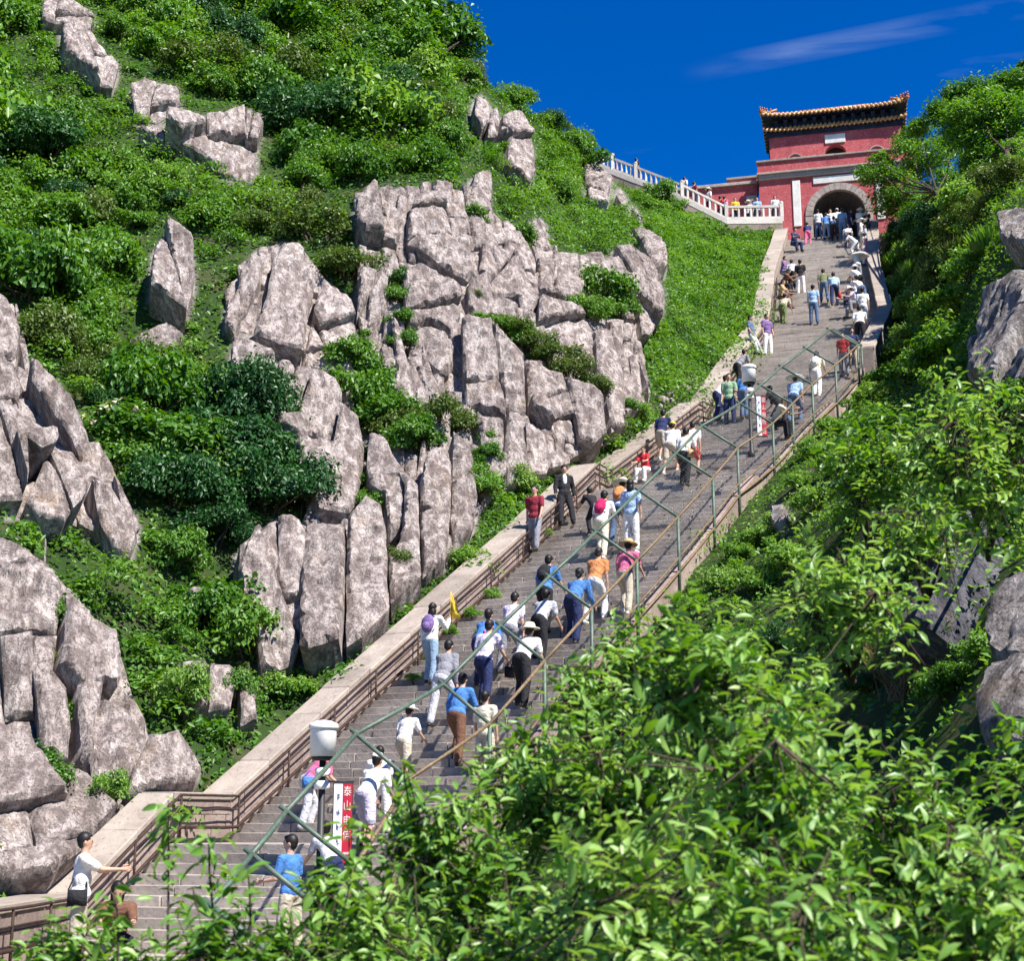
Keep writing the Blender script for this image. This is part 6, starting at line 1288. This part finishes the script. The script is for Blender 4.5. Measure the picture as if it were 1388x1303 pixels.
C_ = 'climbing '; PEOPLE = [
 # px, py of the feet, pose, heading, scale, top, kind, bottom, kind, hair, hat, hat colour, label, [(carried, colour, label)]
 (99, 1314, 'point', 75, 1.0, 'white', 'shirt', 'beige', 'trousers', 'hair', None, None, 'man in white shirt and beige trousers pointing ahead at the bottom left corner', [('shoulder bag', 'black', 'black bag slung over the pointing man at the bottom left')]),
 (152, 1338, 'sit2', 165, .92, 'brown', 'shirt', 'black', 'trousers', 'longhair', None, None, 'woman in dark brown top crouching at the bottom left', []),
 (392, 1306, 'stand2', 300, .98, 'blue', 'shirt', 'beige', 'trousers', 'hair', None, None, 'man in blue shirt with bowed head under the lowest fence post', []),
 (450, 1235, 'bend', 330, .9, 'lgrey', 'shirt', 'navy', 'trousers', 'hair', None, None, 'bent person in grey top and dark trousers below the lower sign', []),
 (413, 1120, 'bend', 60, .95, 'pink', 'shirt', 'lgrey', 'trousers', 'longhair', None, None, 'woman in pinkish top and pale trousers bending behind the lower lamp post', [('shoulder bag', 'blue', 'blue bag carried by the woman behind the lower lamp post')]),
 (492, 1168, 'bend', UP, .98, 'white', 'shirt', 'lilac', 'shorts', 'hair', 'cap', 'white', 'person in white shirt and lilac shorts bending right of the lower sign', []),
 (515, 1128, 'bend', 350, .9, 'white', 'shirt', 'white', 'trousers', 'hair', None, None, 'person all in white leaning forward above the lilac shorts', []),
 (546, 1062, 'up1', UP, .85, 'white', 'shirt', 'beige', 'shorts', 'hair', 'brim', 'white', 'small person in white sun hat and white shirt low on the long flight', []),
 (657, 1058, 'stand', UP, .92, 'cream', 'shirt', 'beige', 'shorts', 'hair', None, None, 'boy in cream shirt standing beside a fence post at the lower right', []),
 (618, 1040, 'up1', UP, 1, 'blue', 'jacket', 'brown', 'trousers', 'hair', None, None, 'man in bright blue jacket and brown trousers behind a fence post', []),
 (598, 988, 'up2', UP, 1, 'grey', 'jacket', 'lgrey', 'trousers', 'hair', None, None, 'man in grey jacket and pale trousers behind the blue jacket', [('plastic bag', 'red', 'bright red bag hanging beside the man in the grey jacket')]),
 (582, 932, 'raise', UP, .97, 'white', 'jacket', 'ldenim', 'trousers', 'longhair', None, None, 'guide in white jacket and light jeans near the handrail', [('flag', 'yellow', 'small yellow pennant held up by the guide in white'), ('backpack', 'purple', 'small purple pack on the back of the guide in white')]),
 (650, 935, 'bend', UP, 1.02, 'blue', 'jacket', 'navy', 'trousers', 'hair', None, None, 'man in teal blue jacket with bag strap across his back', [('shoulder bag', 'red', 'bag with a red strap over the teal blue jacket')]),
 (655, 968, 'up1', UP, 1.04, 'lilac', 'shirt', 'navy', 'trousers', 'hair', None, None, 'man in pale lilac shirt and dark navy trousers in the crowd', [('handbag', 'black', 'black briefcase carried by the man in pale lilac')]),
 (706, 965, 'bend', UP, 1.02, 'white', 'shirt', 'black', 'trousers', 'hair', 'brim', 'cream', 'person in white shirt, cream hat and black trousers bending in the crowd', []),
 (690, 918, 'up2', UP, 1, 'lilac', 'shirt', 'grey', 'trousers', 'hair', None, None, 'person in lilac top hidden behind the cream hat', []),
 (730, 902, 'bend', UP, 1, 'lgrey', 'shirt', 'black', 'trousers', 'hair', None, None, 'person in pale grey shirt stooping above the cream hat', []),
 (738, 862, 'up1', UP, 1.02, 'blue', 'shirt', 'black', 'trousers', 'hair', None, None, 'climber in blue shirt with a dark backpack', [('backpack', 'black', 'dark backpack on the climber in blue')]),
 (776, 872, 'bend', UP, 1.05, 'blue', 'jacket', 'navy', 'trousers', 'hair', None, None, 'stooping man in blue jacket right of the dark backpack', []),
 (806, 852, 'up2', UP, 1, 'orange', 'shirt', 'white', 'trousers', 'hair', None, None, 'climber in orange shirt and white trousers near the fence', []),
 (848, 836, 'up1', UP, .98, 'pink', 'shirt', 'beige', 'trousers', 'hair', 'brim', 'tan', 'woman in pink shirt and straw hat behind the leaf tips', []),
 (815, 762, 'up1', UP, 1.03, 'white', 'shirt', 'cream', 'trousers', 'hair', None, None, 'climber in white with a crimson backpack in midstairs', [('backpack', 'crimson', 'crimson backpack on the climber in white')]),
 (840, 742, 'up2', UP, 1.02, 'lblue', 'shirt', 'denim', 'trousers', 'hair', 'wide', 'cream', 'climber in wide straw hat beside the crimson backpack', [('backpack', 'orange', 'orange brown backpack below the wide straw hat')]),
 (856, 752, 'stand', UP, 1.02, 'lblue', 'shirt', 'white', 'trousers', 'longhair', None, None, 'woman in pale blue shirt and white trousers seen from behind', []),
 (808, 728, 'bend', 330, .8, 'black', 'shirt', 'black', 'trousers', 'hair', None, None, 'small dark clad person left of the crimson backpack', []),
 (726, 755, 'down', DN, 1.0, 'maroon', 'shirt', 'grey', 'trousers', 'hair', None, None, 'man in maroon shirt and grey trousers walking down by the wall', []),
 (769, 716, 'leanback', 170, 1.0, 'black', 'jacket', 'black', 'trousers', 'hair', None, None, 'man in dark suit leaning against the left wall', []),
 (897, 628, 'up1', UP, 1, 'navy', 'shirt', 'beige', 'shorts', 'hair', None, None, 'climber in navy shirt and beige shorts close to the left wall', []),
 (909, 638, 'up2', UP, 1, 'white', 'shirt', 'beige', 'shorts', 'hair', 'cap', 'yellow', 'climber in white shirt and yellow cap', []),
 (928, 664, 'up1', UP, 1, 'white', 'shirt', 'black', 'trousers', 'hair', None, None, 'climber in white shirt and dark trousers with a tan bag', [('shoulder bag', 'tan', 'big tan bag at the hip of the climber in dark trousers')]),
 (937, 648, 'up2', UP, 1, 'white', 'shirt', 'red', 'shorts', 'hair', None, None, 'climber in white shirt and red shorts beside the tan bag', []),
 (876, 652, 'sit', 215, .8, 'red', 'shirt', 'white', 'trousers', 'hair', None, None, 'child in red top and white trousers sitting on the steps', []),
 (972, 572, 'bend', 70, 1, 'white', 'shirt', 'navy', 'trousers', 'hair', None, None, 'person in white shirt bending over the upper landing', []),
 (990, 573, 'stand2', 200, 1, 'green', 'shirt', 'navy', 'trousers', 'hair', None, None, 'person in pale green shirt and navy trousers on the upper landing', []),
 (1009, 572, 'up1', UP, 1, 'blue', 'shirt', 'denim', 'trousers', 'hair', None, None, 'person in blue shirt and jeans under the upper lantern', []),
 (1000, 530, 'bend', 60, 1, 'grey', 'shirt', 'black', 'trousers', 'hair', None, None, 'person in grey top stooping left of the upper lantern', []),
 (1031, 484, 'leanback', 120, 1, 'denim', 'shirt', 'lgrey', 'trousers', 'hair', None, None, 'person in blue shirt and grey trousers leaning on the wall bend', []),
 (1041, 480, 'stand', 150, 1, 'purple', 'shirt', 'white', 'trousers', 'hair', None, None, 'person in purple top and white trousers at the wall bend', []),
 (1107, 536, 'up1', UP, 1.02, 'cream', 'shirt', 'white', 'trousers', 'hair', None, None, 'climber in yellowish shirt and white trousers inside the fence', [('backpack', 'white', 'white pack carried low by the climber inside the fence')]),
 (1077, 570, 'up2', UP, 1, 'lblue', 'shirt', 'denim', 'trousers', 'hair', 'wide', 'white', 'climber under a wide white hat inside the fence', []),
 (1050, 600, 'sit2', 120, 1, 'cream', 'shirt', 'black', 'trousers', 'hair', None, None, 'person in cream shirt sitting on the steps below the upper sign', []),
 (1060, 582, 'bend', 300, .95, 'black', 'shirt', 'black', 'trousers', 'hair', None, None, 'person in black stooping inside the fence', []),
 (1145, 512, 'stand', 210, .9, 'red', 'shirt', 'grey', 'trousers', 'hair', None, None, 'person in bright red shirt at the upper end of the fence', []),
 (1157, 506, 'stand2', 190, .9, 'navy', 'shirt', 'beige', 'trousers', 'hair', None, None, 'person in navy shirt in the last bay of the fence', []),
 (1104, 441, 'stand', 20, 1, 'lblue', 'shirt', 'denim', 'trousers', 'hair', None, None, 'lone man in pale blue shirt standing in the middle of the upper flight', []),
 (1118, 412, 'up1', 10, 1, 'olive', 'shirt', 'denim', 'trousers', 'hair', None, None, 'climber in olive top in a pair on the upper flight', []),
 (1132, 416, 'up2', 10, 1, 'lblue', 'shirt', 'navy', 'trousers', 'hair', None, None, 'climber in pale blue shirt and navy trousers in a pair on the upper flight', [('plastic bag', 'red', 'red bag beside the right climber of the pair')]),
 (1086, 397, 'stand', 15, 1, 'black', 'shirt', 'white', 'trousers', 'hair', None, None, 'person in black shirt and white trousers near the upper left wall', []),
 (1074, 394, 'up1', 15, .95, 'lgrey', 'shirt', 'black', 'trousers', 'hair', None, None, 'person in pale grey top left of the black shirt', []),
 (1060, 385, 'sit', 130, 1, 'purple', 'shirt', 'grey', 'trousers', 'hair', None, None, 'person in purple sitting highest along the upper left wall', []),
 (1059, 404, 'sit2', 120, 1, 'brown', 'shirt', 'black', 'trousers', 'hair', None, None, 'person in brown sitting second along the upper left wall', []),
 (1057, 420, 'sit', 120, 1, 'tan', 'shirt', 'brown', 'trousers', 'hair', None, None, 'person in tan sitting third along the upper left wall', []),
 (1060, 438, 'bend', 30, 1, 'beige', 'shirt', 'olive', 'trousers', 'hair', None, None, 'bent person in olive trousers lowest along the upper left wall', []),
 (1076, 341, 'sit', 150, 1.05, 'navy', 'shirt', 'navy', 'trousers', 'hair', None, None, 'person in navy sitting on the left wall just below the gate', []),
 (1095, 330, 'up2', 15, .9, 'navy', 'shirt', 'pink', 'trousers', 'hair', None, None, 'child in navy top and pink trousers on the last steps', []),
 (1110, 324, 'stand', 20, 1, 'white', 'shirt', 'denim', 'trousers', 'hair', None, None, 'person in white shirt and jeans below the left half of the arch', []),
 (1121, 325, 'up1', 10, 1, 'blue', 'shirt', 'ldenim', 'trousers', 'hair', None, None, 'climber in blue shirt below the middle of the arch', []),
 (1132, 327, 'bend', 10, 1, 'denim', 'jacket', 'black', 'trousers', 'hair', None, None, 'bent climber in dark blue jacket below the arch', []),
 (1127, 320, 'stand', 200, 1, 'white', 'shirt', 'maroon', 'trousers', 'hair', None, None, 'person in white shirt facing down under the arch', []),
 (1143, 321, 'stand', 15, 1.05, 'lblue', 'shirt', 'ldenim', 'trousers', 'hair', None, None, 'tall person in pale blue under the right half of the arch', []),
 (1153, 323, 'stand2', 100, 1.05, 'navy', 'shirt', 'navy', 'trousers', 'hair', None, None, 'person in navy turning sideways right of the arch centre', []),
 (1160, 322, 'bend', 40, 1, 'white', 'shirt', 'black', 'trousers', 'hair', None, None, 'bent person in white shirt on the top steps', []),
 (1168, 324, 'stand', 180, 1, 'white', 'shirt', 'grey', 'trousers', 'hair', 'brim', 'white', 'person in white with a white hat at the right top of the steps', []),
 (1091, 320, 'stand', 195, 1, 'white', 'shirt', 'lilac', 'trousers', 'hair', None, None, 'person in white and lilac at the top left of the steps', []),
 (1082, 321, 'stand', 30, 1, 'denim', 'shirt', 'grey', 'trousers', 'hair', None, None, 'person in dark blue top by the wall end under the gate', []),
 (1162, 348, 'bend', 300, 1, 'white', 'shirt', 'white', 'trousers', 'hair', 'brim', 'white', 'woman in white with a white hat highest along the right wall', []),
 (1174, 345, 'stand', 270, 1, 'white', 'shirt', 'pink', 'trousers', 'longhair', None, None, 'woman in white top and pink trousers by the right wall', []),
 (1182, 352, 'stand2', 290, 1, 'pink', 'shirt', 'white', 'trousers', 'longhair', None, None, 'woman in pink top beside the pink trousers', []),
 (1164, 384, 'stand2', 330, 1, 'white', 'shirt', 'grey', 'trousers', 'hair', None, None, 'person under the white parasol by the right wall', [('parasol', 'white', 'open white parasol near the right wall')]),
 (1168, 398, 'bend', 330, 1, 'white', 'shirt', 'black', 'trousers', 'hair', 'brim', 'white', 'bent person in white and a white hat below the parasol', []),
 (1160, 412, 'sit', 260, 1, 'lgrey', 'shirt', 'navy', 'trousers', 'hair', None, None, 'person in pale grey sitting below the parasol', []),
 (1170, 418, 'bend', 340, 1, 'white', 'shirt', 'denim', 'trousers', 'hair', None, None, 'bent person in white shirt and jeans by the right wall', []),
 (1164, 432, 'sit2', 260, 1, 'lilac', 'shirt', 'grey', 'trousers', 'hair', 'brim', 'white', 'sitting person in lilac with a white hat by the right wall', []),
 (1171, 440, 'stand', 10, 1, 'white', 'shirt', 'lgrey', 'trousers', 'hair', None, None, 'person in white shirt and pale grey trousers by the right wall', []),
 (1167, 466, 'up1', 15, 1.05, 'white', 'shirt', 'black', 'trousers', 'hair', None, None, 'climber in white shirt and black trousers lowest along the right wall', []),
 (1103, 320, 'stand2', 200, 1, 'lblue', 'shirt', 'navy', 'trousers', 'hair', None, None, 'person in pale blue coming out of the left side of the arch', []),
 (1116, 319, 'stand', 15, 1, 'red', 'shirt', 'black', 'trousers', 'hair', None, None, 'person in red under the crown of the arch', []),
 (1136, 319, 'up1', 15, 1, 'white', 'shirt', 'black', 'trousers', 'hair', 'cap', 'white', 'person in white cap and black trousers under the arch', []),
 (1149, 336, 'bend', 20, 1, 'white', 'shirt', 'denim', 'trousers', 'hair', None, None, 'bent climber in white shirt on the steps under the arch', []),
 (1170, 335, 'stand', 300, 1, 'white', 'shirt', 'lgrey', 'trousers', 'hair', 'wide', 'white', 'person in a very wide white hat near the top of the right wall', []),
 (1183, 338, 'stand2', 280, 1, 'white', 'shirt', 'black', 'trousers', 'longhair', None, None, 'woman in white shirt and black trousers tight against the right wall', []),
 (1172, 362, 'stand', 280, 1, 'cream', 'shirt', 'lgrey', 'trousers', 'hair', 'brim', 'white', 'person in cream shirt and white hat above the parasol', []),
 (1177, 327, 'stand2', 230, 1, 'black', 'shirt', 'black', 'trousers', 'hair', None, None, 'person in black at the right end of the top step', []),
]
for px, py, pose, hd, s, top, topk, bot, botk, hair, hat, hatc, lab, ex in PEOPLE:
    g = spot(px, py)
    if g is None: print('NO SPOT', px, py, lab); continue
    if 'along the' in lab and 'wall' in lab and px < 1065: g = g + Vector((.05, 0, 0))
    root = ptree(pose, g, -R(hd), s * 1.0, top, topk, bot, botk, hair, hat, hatc, lab, SHOEW if bot in ('white', 'cream', 'beige') else None)
    if 'dark suit' in lab:
        J = CACHE[(pose, 'J')]; mm = MB(); B_ = basis(J['t']); mm.ell(J['chest'] + B_ @ [0, .085, .0], (.07, .06, .17), B_); mm.build('shirt_front', CL['white'], root, True)
    for kind, col, l2 in ex: extra(root, pose, kind, col, l2)
for i, t, back, top, hatc, lab in [(0, .12, .5, 'white', None, 'person in white behind the balustrade corner post'), (0, .45, .7, 'lblue', None, 'person in pale blue behind the level balustrade'), (0, .62, 1.2, 'white', 'white', 'person in white with white hat behind the level balustrade'), (0, .85, .7, 'yellow', None, 'person in yellow behind the level balustrade'), (1, .05, .6, 'pink', None, 'person in pink leaning behind the balustrade'), (1, .18, 1.0, 'red', None, 'person in red behind the balustrade before the red wall'), (1, .42, .6, 'white', 'cream', 'person in cream hat on the rising balustrade path'), (1, .75, .7, 'maroon', None, 'person in maroon on the rising balustrade path'), (1, .97, .7, 'white', None, 'person in white at the middle of the balustrade path'), (3, .02, .7, 'black', None, 'dark haired person high on the balustrade path')]:
    g = Vector(TER(i, t, back)); ptree('stand2' if back > .9 else 'stand', g, -R(190 if i == 0 else 60), 1, top, 'shirt', 'navy', 'trousers', 'hair', 'brim' if hatc else None, hatc, lab)
